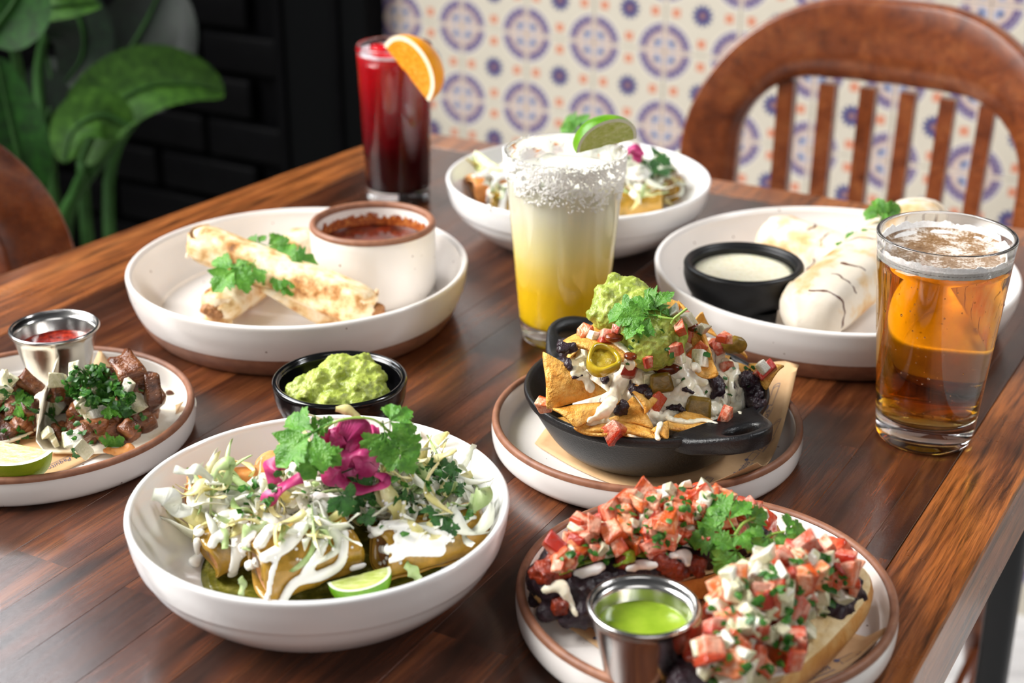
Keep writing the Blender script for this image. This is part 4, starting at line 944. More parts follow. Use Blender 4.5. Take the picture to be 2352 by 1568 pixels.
# ================================================================ skillet of nachos
M_iron = pm('seasoned_cast_iron', [(.3, '0d0d0e'), (.7, '151517')], 60, .36, bump=.5, bscale=900, bd=.0006)
M_paper = pm('brown_food_paper', [(.3, 'c39a6c'), (.7, 'd4ae82')], 40, .7, bump=.1, bscale=300)
M_ink = solid('navy_ink', '5a5a74', rough=.7)
def nc(x, y): return 1100 + .3444 * x, 640 + .3444 * y
SKX, SKY, SKR, SKZ, SK0 = .0811, .8575, .074, .047, .0095
sk = thing('cast_iron_skillet', 'small black cast iron skillet with two loop handles, full of nachos', 'skillet', (SKX, SKY, TZ + SK0)); h = SKZ - SK0
prof = [(0, .004), (.036, .004), (.046, .0055), (.0560, .013), (SKR - .0042, h - .002), (SKR - .003, h)] + smoothprof([(SKR - .0005, h), (SKR, h - .0025), (SKR - .0015, h - .006), (SKR - .0030, h - .007), (.0590, .010), (.0510, .002), (.046, 0)], 4) + [(.044, .0), (.0435, .0012), (0, .0012)]
lathe_obj('pan', prof, M_iron, sk, 112)
def handle(ang):
    ca, sa = cos(ang), sin(ang); n = 48
    def outl(k):      # outer outline: wide root, rounded nose
        a = -pi / 2 + pi * k / (n - 1); w = .0235 * (1 + .42 * max(0, 1 - cos(a)) ** 3); return (.058 + .041 * max(0, cos(a)) ** .62, w * sin(a))
    o = [outl(k) for k in range(n)]; cx = .0835
    hole = [(cx + .0072 * cos(-pi / 2 + 2 * pi * k / n * .999) * 1, .0118 * sin(-pi / 2 + 2 * pi * k / n)) for k in range(n)]
    vs = []
    # hole side points are matched to the outline by angle
    for k in range(n):
        ox, oy = o[k]; b = -pi + 2 * pi * k / (n - 1); hx_, hy_ = cx + .0075 * cos(b), .0122 * sin(b)
        ox, oy = (ox, oy)
        zt = h - .0005 + .0035 * max(0, (ox - .072) / .027)
        lift = .0035 * max(0, (hx_ - .072) / .027)
        for f, z in ((0, 0), (0.03, .0022), (.16, .0034), (.5, .0036), (.84, .0030), (.97, .0012), (1, -.001), (1, -.0062), (.84, -.0075), (.5, -.008), (.16, -.0075), (.03, -.0060)):
            x = ox + (hx_ - ox) * f; y = oy + (hy_ - oy) * f; zz = h - .0028 + .0085 * max(0, (x - .070) / .03) + z
            vs.append((x * ca - y * sa, x * sa + y * ca, zz))
    return recalc(mk('handle', vs, grid_faces(n, 12, True, True), M_iron, sk, True, False))
h1 = P(1312, 762, .048) - Vector((SKX, SKY, TZ)); ang = atan2(h1.y, h1.x)
handle(ang); handle(ang + pi + .12)
# paper: a sheet with its right corner raised
pc = [(-.004, .018), (.05, -.001), (.150, .016), (.146, .085), (.100, .150), (.04, .148)]
def quad_sheet(name, label, A, B, Cc, D, mat, sag, N=22, z0=.0068, seed=0, th=.00025, bow=Vector()):
    vs = []
    for i in range(N + 1):
        for j in range(N + 1):
            u, v = i / N, j / N; p = (A * (1 - u) + B * u) * (1 - v) + (D * (1 - u) + Cc * u) * v + bow * (sin(pi * u) ** .85 * (1 - v) ** 1.5)
            z = sag(u, v, p) + .0006 * noise.noise(p * 40 + Vector((seed, 0, 0))); vs.append(Vector((p.x, p.y, TZ + z)))
    k = len(vs); vs += [v - Vector((0, 0, th)) for v in vs]; f = grid_faces(N + 1, N + 1); fs = f + [tuple(q + k for q in g)[::-1] for g in f]
    e = [i * (N + 1) for i in range(N)] + [N * (N + 1) + j for j in range(N)] + [i * (N + 1) + N for i in range(N, 0, -1)] + [j for j in range(N, 0, -1)]
    for q in range(len(e)): a, b = e[q], e[(q + 1) % len(e)]; fs.append((a, b, b + k, a + k))
    o = recalc(mk(name, vs, fs, mat)); tag(o, label, 'paper'); return o
pA, pB, pC = P(1228, 1014, .008), P(1738, 1093, .023), P(1835, 845, .034); pD = pA + (pC - pB) * 1.15
def sag_n(u, v, p):
    r = (Vector((p.x - .0831, p.y - .868))).length
    z = .0072 + max(0, r - .078) * 1.15
    return min(z, .036) if r > .05 else .0072
# the same sheet shape, rising toward the rim on the right
def to_rim(p):
    d = Vector((p.x - .0831, p.y - .868)); return d.length
pap = quad_sheet('food_paper', 'brown printed paper sheet between the skillet and its plate', Vector((pA.x, pA.y, 0)), Vector((pB.x, pB.y, 0)), Vector((pC.x, pC.y, 0)), Vector((pD.x, pD.y, 0)), M_paper, sag_n, 30, seed=3, bow=Vector((-.004, -.026, 0)))
pap['group'] = 'printed food papers'
# printed name and little rolled-burrito sketches, flat on the paper
def text_mesh():
    cu = bpy.data.curves.new('t', 'FONT'); cu.body = 'Paquitos'; cu.size = .0056; cu.shear = .28; cu.align_x = 'CENTER'; cu.align_y = 'CENTER'; cu.resolution_u = 2
    o = bpy.data.objects.new('t', cu); C.objects.link(o); dg = bpy.context.evaluated_depsgraph_get(); me = bpy.data.meshes.new_from_object(o.evaluated_get(dg)); bpy.data.objects.remove(o)
    vs = [Vector(v.co) for v in me.vertices]; fs = [tuple(p.vertices) for p in me.polygons]
    for y in (-.0030, -.0036):
        k = len(vs); vs += [Vector((x, yy, 0)) for x, yy in ((-.010, y), (.010, y), (.010, y + .00025), (-.010, y + .00025))]; fs.append((k, k + 1, k + 2, k + 3))
    return vs, fs
TXT = text_mesh()
def roll_mark():
    vs, fs = [], []
    def line(a, b, w=.00028):
        a, b = Vector(a), Vector(b); d = (b - a).normalized(); s = Vector((-d.y, d.x, 0)) * w / 2; k = len(vs); vs.extend([a - s, b - s, b + s, a + s]); fs.append((k, k + 1, k + 2, k + 3))
    line((-.006, .002, 0), (.006, .002, 0)); line((-.006, -.002, 0), (.006, -.002, 0)); line((.006, .002, 0), (.0066, 0, 0)); line((.0066, 0, 0), (.006, -.002, 0)); line((.0045, .002, 0), (.0052, 0, 0)); line((.0052, 0, 0), (.0045, -.002, 0)); line((-.006, -.002, 0), (-.0048, 0, 0)); line((-.0048, 0, 0), (-.0055, .0015, 0))
    k = len(vs); vs.extend([Vector((-.0058 + .0016 * cos(2 * pi * i / 14) * (1 + .2 * sin(3 * i)), .0016 + .0012 * sin(2 * pi * i / 14), 0)) for i in range(14)]); fs.append(tuple(range(k, k + 14))); return vs, fs
MRK = roll_mark()
def prints(paper, origin, du, dv, nu, nv, inside, pile):
    for i in range(nu):
        for j in range(nv):
            c = origin + du * i + dv * (j + .5 * (i % 2)); me = TXT if (i + j) % 2 else MRK; e = du.normalized(); 
            if not inside(c): continue
            vs = []; ok = True; ex = dv.normalized()
            for v in me[0]:
                q = c + ex * v.x - e * v.y; h_ = pile.tree().ray_cast(Vector((q.x, q.y, TZ + .3)), Vector((0, 0, -1)))[0]
                if h_ is None: ok = False; break
                vs.append(h_ + Vector((0, 0, .00022)))
            if ok: mk('print' if me is MRK else 'printed_name', vs, me[1], M_ink, paper, False)
pp = Pile(); pp.add(pap)
du = (pB - pA); du.z = 0; du.normalize(); dv = Vector((-du.y, du.x, 0))
prints(pap, Vector((pA.x, pA.y, 0)) - dv * .020 + du * .008, du * .0115, dv * .0175, 16, 12, lambda c: pp.tree().ray_cast(Vector((c.x, c.y, TZ + .3)), Vector((0, 0, -1)))[0] is not None and (Vector((c.x - SKX, c.y - SKY))).length > .058, pp)
# ---- chips: three pixel corners each with a distance
pn = Pile(); pn.add(sk)
GN = 'tortilla chips in the skillet'
def ncor(*q): return [Py(*nc(x, y), d) for x, y, d in q]
def fill_chip(k, x, y, z, rz, tilt, s=.032):
    M = Matrix.Translation((SKX + x, SKY + y, TZ + z)) @ Euler((tilt, tilt * .6, rz)).to_matrix().to_4x4(); c = [M @ Vector((s * cos(a), s * sin(a), 0)) for a in (0, 2.1, 4.2)]
    return chip(c, 'tortilla chip buried in the middle of the nachos', .004, k)
for k, (x, y, z, rz, t) in enumerate(((-.02, .02, .022, .3, .1), (.025, .015, .022, 1.4, -.15), (0, -.025, .020, 2.2, .12), (-.03, -.02, .024, .9, .2), (.03, -.02, .024, 2.0, -.2), (0, .01, .036, .5, .2), (-.02, .03, .040, 1.1, .4), (.03, .03, .040, 2.6, -.3), (.01, -.005, .050, 1.9, .2), (-.01, .02, .058, .2, .3), (.02, .025, .060, 1.3, -.3))):
    pn.add(fill_chip(k, x, y, z, rz, t))
for k, (c, b, lb) in enumerate(((((420, 470, .815), (450, 880, .798), (860, 760, .812)), .006, 'large golden tortilla chip standing at the left rim of the skillet'),
                                (((470, 860, .800), (650, 990, .787), (960, 830, .806)), .004, 'tortilla chip leaning on the left front rim of the skillet'),
                                (((620, 985, .790), (880, 1030, .786), (1010, 880, .815)), -.003, 'tortilla chip lying flat at the front left of the skillet'),
                                (((690, 1000, .789), (1265, 1075, .786), (960, 930, .815)), .003, 'tortilla chip at the very front rim of the skillet'),
                                (((885, 950, .802), (1180, 1005, .797), (1030, 790, .822)), .004, 'dark golden tortilla chip behind the front chips'),
                                (((1200, 985, .792), (1620, 968, .806), (1400, 830, .832)), -.003, 'cheese-covered chip above the front handle'),
                                (((1150, 1000, .790), (1270, 1078, .785), (1260, 950, .800)), .002, 'small chip edge under the cheese drip at the front'),
                                (((1030, 740, .806), (1120, 900, .798), (1170, 820, .815)), .003, 'narrow chip edge under the middle of the cheese'),
                                (((520, 428, .832), (1075, 580, .812), (830, 300, .872)), .004, 'wide tortilla chip carrying tomato beside the guacamole'),
                                (((870, 320, .858), (1070, 560, .830), (1010, 250, .868)), .003, 'upright chip edge at the left of the guacamole'),
                                (((1000, 480, .842), (1010, 90, .880), (1370, 200, .876)), -.004, 'topmost chip behind the guacamole'),
                                (((1590, 640, .822), (1500, 330, .858), (1330, 180, .880)), .010, 'long curled chip standing at the right of the guacamole'),
                                (((1608, 645, .818), (1440, 640, .822), (1400, 250, .858)), .006, 'tall chip standing right of the cheese'),
                                (((1485, 215, .905), (1600, 400, .900), (1430, 300, .900)), .005, 'pale chip tip sticking up at the back right'),
                                (((1585, 495, .868), (1800, 515, .866), (1690, 465, .890)), .006, 'small curled chip at the right of the heap'),
                                (((2045, 582, .862), (1915, 760, .850), (1800, 600, .868)), -.005, 'chip with a pointed tip hanging over the right rim'),
                                (((1820, 590, .880), (1600, 560, .885), (1700, 760, .860)), .004, 'chip under the black beans at the right rim'),
                                (((640, 470, .870), (900, 380, .890), (560, 620, .862)), .004, 'chip at the back left of the heap'))):
    pn.add(chip(ncor(*c), lb, b, k + 40))
core = blob('bean_and_cheese_heap', [(Vector((SKX + x, SKY + y, TZ + z)), r) for x, y, z, r in ((0, 0, .040, .026), (-.025, -.005, .040, .020), (.025, -.01, .038, .022), (.01, .015, .055, .024), (.045, .005, .036, .020), (.0, -.03, .036, .016), (.03, -.035, .030, .014), (.03, .02, .050, .02), (-.015, .012, .054, .018), (.0, .018, .066, .016))], M_cheeseb, vox=.0018, amp=.0035, nscale=110)
tag(core, 'mound of melted cheese streaked with black beans in the skillet', 'cheese', None, 'stuff'); pn.add(core)
def ncl(*p): return [(*nc(x, y), w * .3444) for x, y, w in p]
beans = [ncl((570, 450, 90), (560, 520, 80), (600, 600, 60)), ncl((640, 450, 70), (560, 470, 70)), ncl((800, 620, 70), (840, 690, 70)), ncl((1030, 740, 80), (1100, 740, 90), (1120, 790, 60)), ncl((940, 830, 80), (960, 890, 90), (930, 910, 60)),
         ncl((1250, 870, 40), (1310, 870, 60), (1350, 870, 50)), ncl((1540, 680, 90), (1590, 740, 90), (1560, 780, 60)), ncl((1750, 690, 130), (1830, 730, 160), (1820, 800, 130), (1870, 850, 80)), ncl((1890, 800, 80), (1850, 860, 60)), ncl((1370, 740, 40), (1420, 760, 40)), ncl((620, 655, 30), (680, 650, 30))]
cheese = [ncl((600, 560, 80), (700, 570, 110), (640, 640, 90), (720, 650, 80)), ncl((720, 680, 50), (735, 720, 90)), ncl((900, 600, 90), (960, 640, 120), (920, 730, 110), (880, 820, 110), (800, 930, 110), (740, 960, 80)), ncl((860, 960, 70), (740, 940, 70)),
          ncl((1120, 540, 90), (1200, 560, 110), (1330, 550, 110), (1450, 600, 90)), ncl((1150, 640, 90), (1220, 750, 130), (1320, 780, 130), (1400, 700, 100)), ncl((1170, 900, 80), (1210, 960, 60), (1185, 1030, 42), (1195, 1070, 50)), ncl((1260, 940, 80), (1380, 960, 70), (1500, 950, 60), (1590, 965, 30)), ncl((1380, 800, 110), (1500, 830, 90), (1560, 880, 90)), ncl((1640, 560, 80), (1700, 600, 90), (1680, 680, 60), (1690, 780, 60), (1700, 880, 60)), ncl((1620, 800, 40), (1660, 890, 50)), ncl((1750, 820, 40), (1740, 900, 40)), ncl((1000, 560, 90), (1060, 640, 110), (1080, 700, 100)), ncl((1300, 620, 120), (1420, 660, 120), (1500, 700, 80)), ncl((1250, 820, 130), (1340, 880, 120), (1250, 920, 100)), ncl((860, 860, 100), (800, 900, 100)), ncl((1560, 820, 60), (1600, 880, 60)), ncl((1660, 640, 70), (1730, 640, 60)), ncl((960, 700, 90), (900, 780, 100)), ncl((880, 410, 60), (940, 450, 70), (1000, 500, 50))]
o = blob('melted_cheese', drape(pn, cheese, .4, flat=.5), M_cheese, vox=.0010, amp=.0007, nscale=260, smooth=3); tag(o, 'melted white cheese poured over the nachos and dripping at the front', 'cheese', None, 'stuff'); pn.add(o)
for k, ln in enumerate(beans):
    lbs = ('black bean mash clinging to the top left chip', 'black beans along the top left chip edge', 'black bean streak left of the middle of the cheese', 'black bean clump in the middle of the cheese', 'black bean clump hanging at the front of the cheese', 'small black bean smear left of the olive pepper', 'black bean mass right of the curled chip', 'large black bean lump by the right rim', 'black beans running down the right rim', 'tiny black bean smear in the cheese', 'thin black bean smear on the left chip')
    o = blob('black_bean_mash', drape(pn, [ln], .9, flat=.8), M_bean, vox=.0010, amp=.0014, nscale=330, seed=k); tag(o, lbs[k], 'beans', 'black bean patches on the nachos', 'stuff'); pn.add(o)
# guacamole on top
rg = random.Random(4)
def lumps(balls, n, r0, r1, rs):
    out = list(balls)
    for _ in range(n):
        c, r = rs.choice(balls)[:2]; r = r[2] if hasattr(r, '__len__') else r; d = Vector((rs.gauss(0, 1), rs.gauss(0, 1), rs.gauss(0, 1))).normalized(); rr = rs.uniform(r0, r1); out.append((Vector(c) + d * (r * rs.uniform(.75, .98)), rr))
    return out
gb = [(Py(*nc(1110, 350), .844), .0175), (Py(*nc(1140, 430), .835), .0165), (Py(*nc(1225, 370), .842), .0155), (Py(*nc(1080, 240), .856), .0170), (Py(*nc(930, 190), .864), .0165), (Py(*nc(885, 240), .858), .0125), (Py(*nc(990, 160), .866), .0165), (Py(*nc(1240, 440), .836), .0120), (Py(*nc(870, 170), .864), .010)]
o = blob('guacamole', lumps(gb, 46, .0022, .0050, rg), M_guac, vox=.0010, amp=.0010, nscale=420, smooth=2); tag(o, 'scoop of guacamole crowning the nachos under the cilantro', 'guacamole'); pn.add(o)
# toppings, each laid where it is seen
for k, (x, y, s, lb) in enumerate(((715, 378, .0095, 'tomato dice at the left tip of the top chip'), (845, 410, .0100, 'tomato dice half under the cheese on the top chip'), (910, 345, .0075, 'tomato dice beside the guacamole on the top chip'), (1032, 618, .0098, 'tomato dice standing alone in the middle of the cheese'), (1172, 845, .0100, 'tomato dice at the front middle of the cheese'), (438, 840, .0105, 'tomato dice on the left rim of the skillet'), (910, 1022, .0108, 'tomato dice on the front rim of the skillet'), (1440, 495, .0090, 'deep red tomato dice by the tall right chip'),
                                   (1635, 395, .0092, 'tomato dice at the back right of the heap'), (1650, 592, .0080, 'small red tomato dice under the small curled chip'), (1915, 625, .0115, 'tomato dice hanging at the right rim'), (1640, 940, .0085, 'dark tomato dice above the front handle'), (1400, 375, .0105, 'tomato dice right of the guacamole'), (1330, 345, .0080, 'tomato dice tucked behind the guacamole'), (1300, 470, .0080, 'tomato dice under the right side of the guacamole'), (1560, 440, .0080, 'tomato dice behind the tall right chip'), (1370, 250, .0085, 'tomato dice on the topmost chip'), (1130, 545, .0055, 'bit of tomato below the guacamole'), (1600, 450, .0075, 'tomato dice between the tall and the small curled chip'))):
    p, nn = w_at(pn, *nc(x, y), s * .25, .85)
    if k in (5, 6): p = Py(*nc(x, y), .8125 if k == 5 else .7905)
    o = die('tomato', p, s * .88, lb, 'tomato dice on the nachos'); pn.add(o)
for k, (x, y, s, lb) in enumerate(((680, 510, .0105, 'clear onion dice on the left of the cheese'), (720, 560, .0080, 'onion dice by the yellow pepper ring'), (1385, 270, .0100, 'white onion piece standing by the cilantro stalk'), (1480, 345, .0075, 'onion dice at the edge of the tall right chip'), (1385, 440, .0085, 'onion dice right of the guacamole'), (1470, 545, .0105, 'onion dice at the foot of the tall right chip'), (1130, 670, .0085, 'onion dice beside the lone tomato dice'), (760, 395, .0060, 'onion sliver on the top chip'), (1890, 590, .0075, 'onion dice on the right rim beside a tomato'), (1290, 230, .0070, 'onion dice behind the cilantro leaf'), (1330, 520, .0070, 'onion dice under the guacamole'), (1690, 440, .0080, 'onion dice above the small curled chip'))):
    p, nn = w_at(pn, *nc(x, y), s * .2, .85); o = die('onion', p, s * .9, lb, 'onion dice on the nachos'); pn.add(o)
def pepper_ring(name, label, p, R, w, hgt, up, mat, seeds=True):
    t = thing(name, label, 'pepper', p, 0, 'pickled pepper slices on the nachos'); prof = [(R - w, -hgt / 2), (R - w * .3, -hgt / 2 - .0004), (R, -hgt * .35), (R, hgt * .35), (R - w * .3, hgt / 2 + .0004), (R - w, hgt / 2)]
    vs, fs = lathe(prof, 28, True); M = axes(Vector((1, 0, 0)) - up * up.x, up); M = axes(up.orthogonal(), up)
    vs = [Vector((x * (1 + .08 * sin(3 * atan2(y, x))), y, z + .0012 * cos(2 * atan2(y, x)))) for x, y, z in vs]
    recalc(mk('pepper_wall', [M @ v + p for v in vs], fs, mat, t))
    v2, f2 = lathe([(0, hgt * .12), (R - w * .9, hgt * .1), (R - w * .9, -hgt * .2), (0, -hgt * .2)], 20); mk('pepper_core', [M @ Vector((x, y, z + .0012 * noise.noise(Vector((x, y, 0)) * 500))) + p for x, y, z in v2], f2, M_jalc, t)
    return t
M_jalc = pm('pepper_core', [(.3, 'b89a1c'), (.6, 'd9c04a'), (.8, 'ece08e')], 260, .2, sss=.3, bump=.4)
p, nn = w_at(pn, *nc(828, 545), .003, .81)
pepper_ring('pepper_ring', 'yellow pickled pepper ring under the top chip', p, .0098, .0026, .0075, Vector((.10, -.50, .86)).normalized(), M_jal)
def pslab(p, sx, sy, sz, seed):
    v, f = rbox(sx, sy, sz, sy * .42, 3); R3 = Euler((-.35, .12 * sin(seed), .25 * cos(seed))).to_matrix()
    return mk('pepper_slice', [p + R3 @ Vector((q.x * (1 - .35 * max(0, q.z / sz + .1)) + .0008 * noise.noise(q * 200), q.y + .0015 * cos(q.x / sx * 3), q.z)) for q in v], f, M_jalo)
p, nn = w_at(pn, *nc(1450, 880), .004, .80)
o = pslab(p + Vector((0, 0, -.001)), .0172, .0070, .0175, 2); tag(o, 'olive pickled pepper piece standing at the front right', 'pepper', 'pickled pepper slices on the nachos')
p, nn = w_at(pn, *nc(1215, 700), .001, .82); o = pslab(p, .0150, .0060, .0120, 5); tag(o, 'olive pepper piece half sunk in the cheese', 'pepper', 'pickled pepper slices on the nachos')
p, nn = w_at(pn, *nc(1710, 440), .002, .89); o = blob('pepper_slice', [(p, (.0085, .0045, .006))], M_jalo, vox=.0011, amp=.0008, seed=4); tag(o, 'olive pepper piece at the back right of the nachos', 'pepper', 'pickled pepper slices on the nachos')
M_scorch = pm('scorched_brown', [(.3, '4a1c0c'), (.6, '7a3414'), (.8, 'a8602c')], 200, .22)
for k, (x, y, rx, rz, lb) in enumerate(((1250, 605, .0105, .0042, 'browned bean in the middle of the cheese'), (905, 375, .0060, .0028, 'dark scorched bit at the left of the guacamole'), (1005, 530, .0042, .0022, 'scorched bit on the wide top chip'), (1440, 320, .004, .003, 'scorched bit on the tall right chip'))):
    p, nn = w_at(pn, *nc(x, y), .0015, .83); o = blob('browned_bean', [(p, (rx, .004, rz))], M_scorch, vox=.0008, amp=.0006, seed=k); tag(o, lb, 'bean', 'browned bits on the nachos')
# cilantro on the guacamole
def nf(x, y, d): return Py(*nc(x, y), d)
sprig('green cilantro sprig lying on the guacamole of the nachos', [[nf(1180, 250, .832), nf(1240, 262, .830), nf(1300, 268, .829)], [nf(1285, 298, .829), nf(1300, 268, .829), nf(1340, 235, .829), nf(1388, 198, .830)]],
      [(nf(1170, 240, .832), nf(850, 215, .838), Vector((-.2, -.4, .9))), (nf(1180, 240, .832), nf(1095, 62, .852), Vector((-.35, -.75, .5))), (nf(1190, 245, .831), nf(950, 265, .826), Vector((.0, -.75, .65))), (nf(1215, 250, .831), nf(1200, 110, .850), Vector((.4, -.5, .7)))], r=.0010)
pts = []
for u, v in pick([nc(*q) for q in ((640, 400), (1400, 300), (1900, 640), (1600, 900), (1100, 900))], 26):
    p, nn = pn.see(u, v)
    if p is not None: pts.append((p, nn))
tag(herb_bits('chopped_cilantro', pts, .0035, M_cild, seed=8), 'few chopped cilantro flecks over the nachos', 'herb')

# ================================================================ guacamole bowl
pg = Pile(); pg.add(GB)
def gc(x, y): return 380 + .37 * x, 600 + .37 * y
bb = [(Vector((-.1071 + x, .8838 + y, TZ + z)), r) for x, y, z, r in ((0, 0, .024, .021), (-.018, -.006, .026, .017), (.014, -.008, .026, .019), (0, -.016, .024, .017), (.0, .006, .036, .016), (.013, .004, .036, .014), (-.012, -.004, .034, .013), (-.024, -.002, .030, .009), (.02, -.012, .028, .011), (.010, .012, .034, .014))]
o = blob('guacamole', lumps(bb, 190, .0022, .0048, random.Random(8)), M_guac, vox=.0011, amp=.0012, nscale=380, smooth=2); tag(o, 'lumpy mound of guacamole filling the small black bowl', 'guacamole')
# ================================================================ toast plate, nearest the camera
M_crust = pm('bread_crust', [(.25, 'a8682c'), (.5, 'c98f4c'), (.8, 'e2bd82')], 50, .5, bump=.6, bscale=160, bd=.002)
M_crumb = pm('bread_crumb', [(.3, 'd8b67c'), (.6, 'ead3a6'), (.8, 'f0e2c4')], 90, .7, bump=.8, bscale=240, bd=.002)
M_chorizo = pm('chorizo_crumbles', [(.3, '4e150a'), (.6, '8a2f14'), (.8, 'b24d22')], 170, .28, bump=.8, bscale=340, bd=.002)
M_gsal = pm('green_salsa_drizzle', [(.3, '6f8220'), (.6, '92a236'), (.8, 'b3be58')], 160, .14)
pt_ = Pile(); pt_.add(PLb)
qL, qB, qR = P(1232, 1420, 0), P(1640, 1690, 0), P(2052, 1440, .020)
def sag_b(u, v, p):
    r = Vector((p.x - .0975, p.y - .6746)).length; return .0070 + max(0, r - .080) * 1.1
pap2 = quad_sheet('food_paper', 'brown printed paper under the two toasts, one corner over the rim', Vector((qL.x, qL.y, 0)), Vector((qB.x, qB.y, 0)), Vector((qR.x, qR.y, 0)), Vector(((qL + qR - qB).x, (qL + qR - qB).y, 0)).lerp(Vector((.0975, .6746, 0)), .28), M_paper, sag_b, 24, seed=5); pap2['group'] = 'printed food papers'
pp = Pile(); pp.add(pap2); du = (qB - qL); du.z = 0; du.normalize(); dv = (qR - qB); dv.z = 0; dv.normalize()
prints(pap2, Vector((qL.x, qL.y, 0)) + du * .010 + dv * .010, du * .0155, dv * .022, 10, 6, lambda c: pp.tree().ray_cast(Vector((c.x, c.y, TZ + .3)), Vector((0, 0, -1)))[0] is not None, pp)
pt_.add(pap2)
def toast(label, a, b, w, seed):
    a, b = Vector((*a, 0)), Vector((*b, 0)); ax = (b - a).normalized(); sd = Vector((-ax.y, ax.x, 0)); mid = (a + b) / 2; L = (b - a).length / 2
    t = thing('toast', label, 'bread', Vector((mid.x, mid.y, TZ + .0085)), 0, 'topped toasts'); n = 56
    def ring(s, z, j):
        out = []
        for k in range(n):
            q = 2 * pi * k / n; c_, s_ = cos(q), sin(q); f = (abs(c_) ** 2.6 + abs(s_) ** 2.6) ** (-1 / 2.6)
            w_ = 1 + .05 * noise.noise(Vector((c_ * 2, s_ * 2, seed + j * .3))); p = mid + ax * (L * s * c_ * f * w_) + sd * (w * s * s_ * f * w_); out.append(Vector((p.x, p.y, TZ + .0085 + z + .0010 * noise.noise(Vector((c_ * 3, s_ * 3, j + seed))))))
        return out
    vs = []
    for j, (s, z) in enumerate(((.02, .001), (.78, .001), (.92, .003), (.985, .007), (1, .011), (.99, .015), (.955, .0168))): vs += ring(s, z, j)
    mk('crust', vs, grid_faces(7, n, False, True), M_crust, t)
    vs = []
    for j, (s, z) in enumerate(((.956, .0166), (.92, .0172), (.6, .0172), (.3, .0170), (.02, .0170))): vs += ring(s, z, j + 9)
    recalc(mk('crumb', vs, grid_faces(5, n, False, True), M_crumb, t)); return t, mid, ax, sd, L
t1 = toast('rear toast heaped with pico de gallo, running from the beans to the sprig', (.012, .6665), (.142, .726), .027, 1)
t2 = toast('front right toast heaped with pico de gallo, its crust facing the table edge', (.174, .692), (.078, .575), .028, 4)
pt_.add(t1[0], t2[0])
def along(t, f, o, z): return t[1] + t[2] * (t[4] * f) + t[3] * o + Vector((0, 0, TZ + z))
beans1 = [(along(t1, f, o, z), (.015, .015, .010)) for f, o, z in ((-.86, -.006, .030), (-.7, .008, .031), (-.65, -.012, .030), (-.45, -.014, .030), (-.4, .004, .032), (-.2, -.012, .030), (0, -.012, .030), (.25, -.010, .030), (.5, -.008, .030), (.7, 0, .029), (.1, .006, .031), (.4, .008, .031), (-.85, .002, .026))]
beans1 += [(along(t1, f, o, z), .0085) for f, o, z in ((-.90, -.010, .020), (-.82, -.020, .020), (-.70, -.024, .020), (-.90, .004, .020), (-.56, -.024, .022), (-.78, -.016, .026))]
o = blob('black_bean_spread', lumps(beans1, 70, .003, .0055, random.Random(3)), M_bean, vox=.0014, amp=.0012, nscale=260); tag(o, 'glossy black beans spread on the rear toast, spilling over its left end', 'beans'); pt_.add(o)
beans2 = [(along(t2, f, o, z), (.013, .013, .009)) for f, o, z in ((-.70, -.004, .029), (-.55, .004, .029), (-.55, -.010, .029), (-.3, -.004, .029), (0, .002, .029), (0, -.010, .029), (.3, -.004, .029), (.6, -.004, .029), (.85, -.004, .028))] + [(along(t2, f, o, z), .0065) for f, o, z in ((-.5, .016, .027), (-.62, .015, .027), (-.38, .017, .026), (.1, .015, .026), (.3, .015, .026))]
o = blob('black_bean_spread', lumps(beans2, 60, .003, .005, random.Random(6)), M_bean, vox=.0014, amp=.0012, nscale=260, seed=2); tag(o, 'black beans spread on the front right toast, dark beside its crust', 'beans'); pt_.add(o)
def bc2(x, y): return 1160 + .3912 * x, 1080 + .3912 * y
def bcl(*p): return [(*bc2(x, y), w * .3912) for x, y, w in p]
o = blob('chorizo_crumbles', lumps([(p + n_ * .001, .0055) for p, n_ in (pt_.see(*bc2(x, y)) for x, y in ((230, 590), (290, 545), (270, 620), (330, 590), (950, 560), (1010, 590), (1110, 560), (860, 470), (900, 520), (700, 540), (330, 780))) if p is not None], 50, .0016, .0032, random.Random(2)), M_chorizo, vox=.0010, amp=.0008, nscale=400)
tag(o, 'red chorizo crumbles along the front of the rear toast', 'chorizo', None, 'stuff'); pt_.add(o)
core = [(along(t1, f, o, z), r) for f, o, z, r in ((-.62, .008, .034, .012), (-.4, .008, .038, .015), (-.15, .008, .040, .017), (.1, .008, .041, .018), (.35, .006, .040, .017), (.6, .002, .036, .014), (.8, 0, .030, .011))]
o = blob('pico_juice', core, M_tomato, vox=.002, amp=.003, nscale=130); tag(o, 'packed base of the pico de gallo on the rear toast', 'salsa', None, 'stuff'); pt_.add(o)
core = [(along(t2, f, o, z), r) for f, o, z, r in ((-.75, -.002, .034, .012), (-.5, -.004, .037, .015), (-.2, -.004, .039, .016), (.1, -.004, .040, .017), (.4, -.004, .040, .017), (.7, -.002, .036, .015))]
o = blob('pico_juice', core, M_tomato, vox=.002, amp=.003, nscale=130, seed=5); tag(o, 'packed base of the pico de gallo on the front right toast', 'salsa', None, 'stuff'); pt_.add(o)
o = blob('green_salsa_drizzle', drape(pt_, [bcl((330, 600, 50), (420, 560, 60), (560, 520, 60), (700, 480, 70), (800, 500, 60), (930, 460, 60)), bcl((640, 560, 40), (760, 520, 50))], .3, flat=.4), M_gsal, vox=.0011); tag(o, 'green salsa drizzled along the front of the rear toast', 'salsa', None, 'stuff'); pt_.add(o)
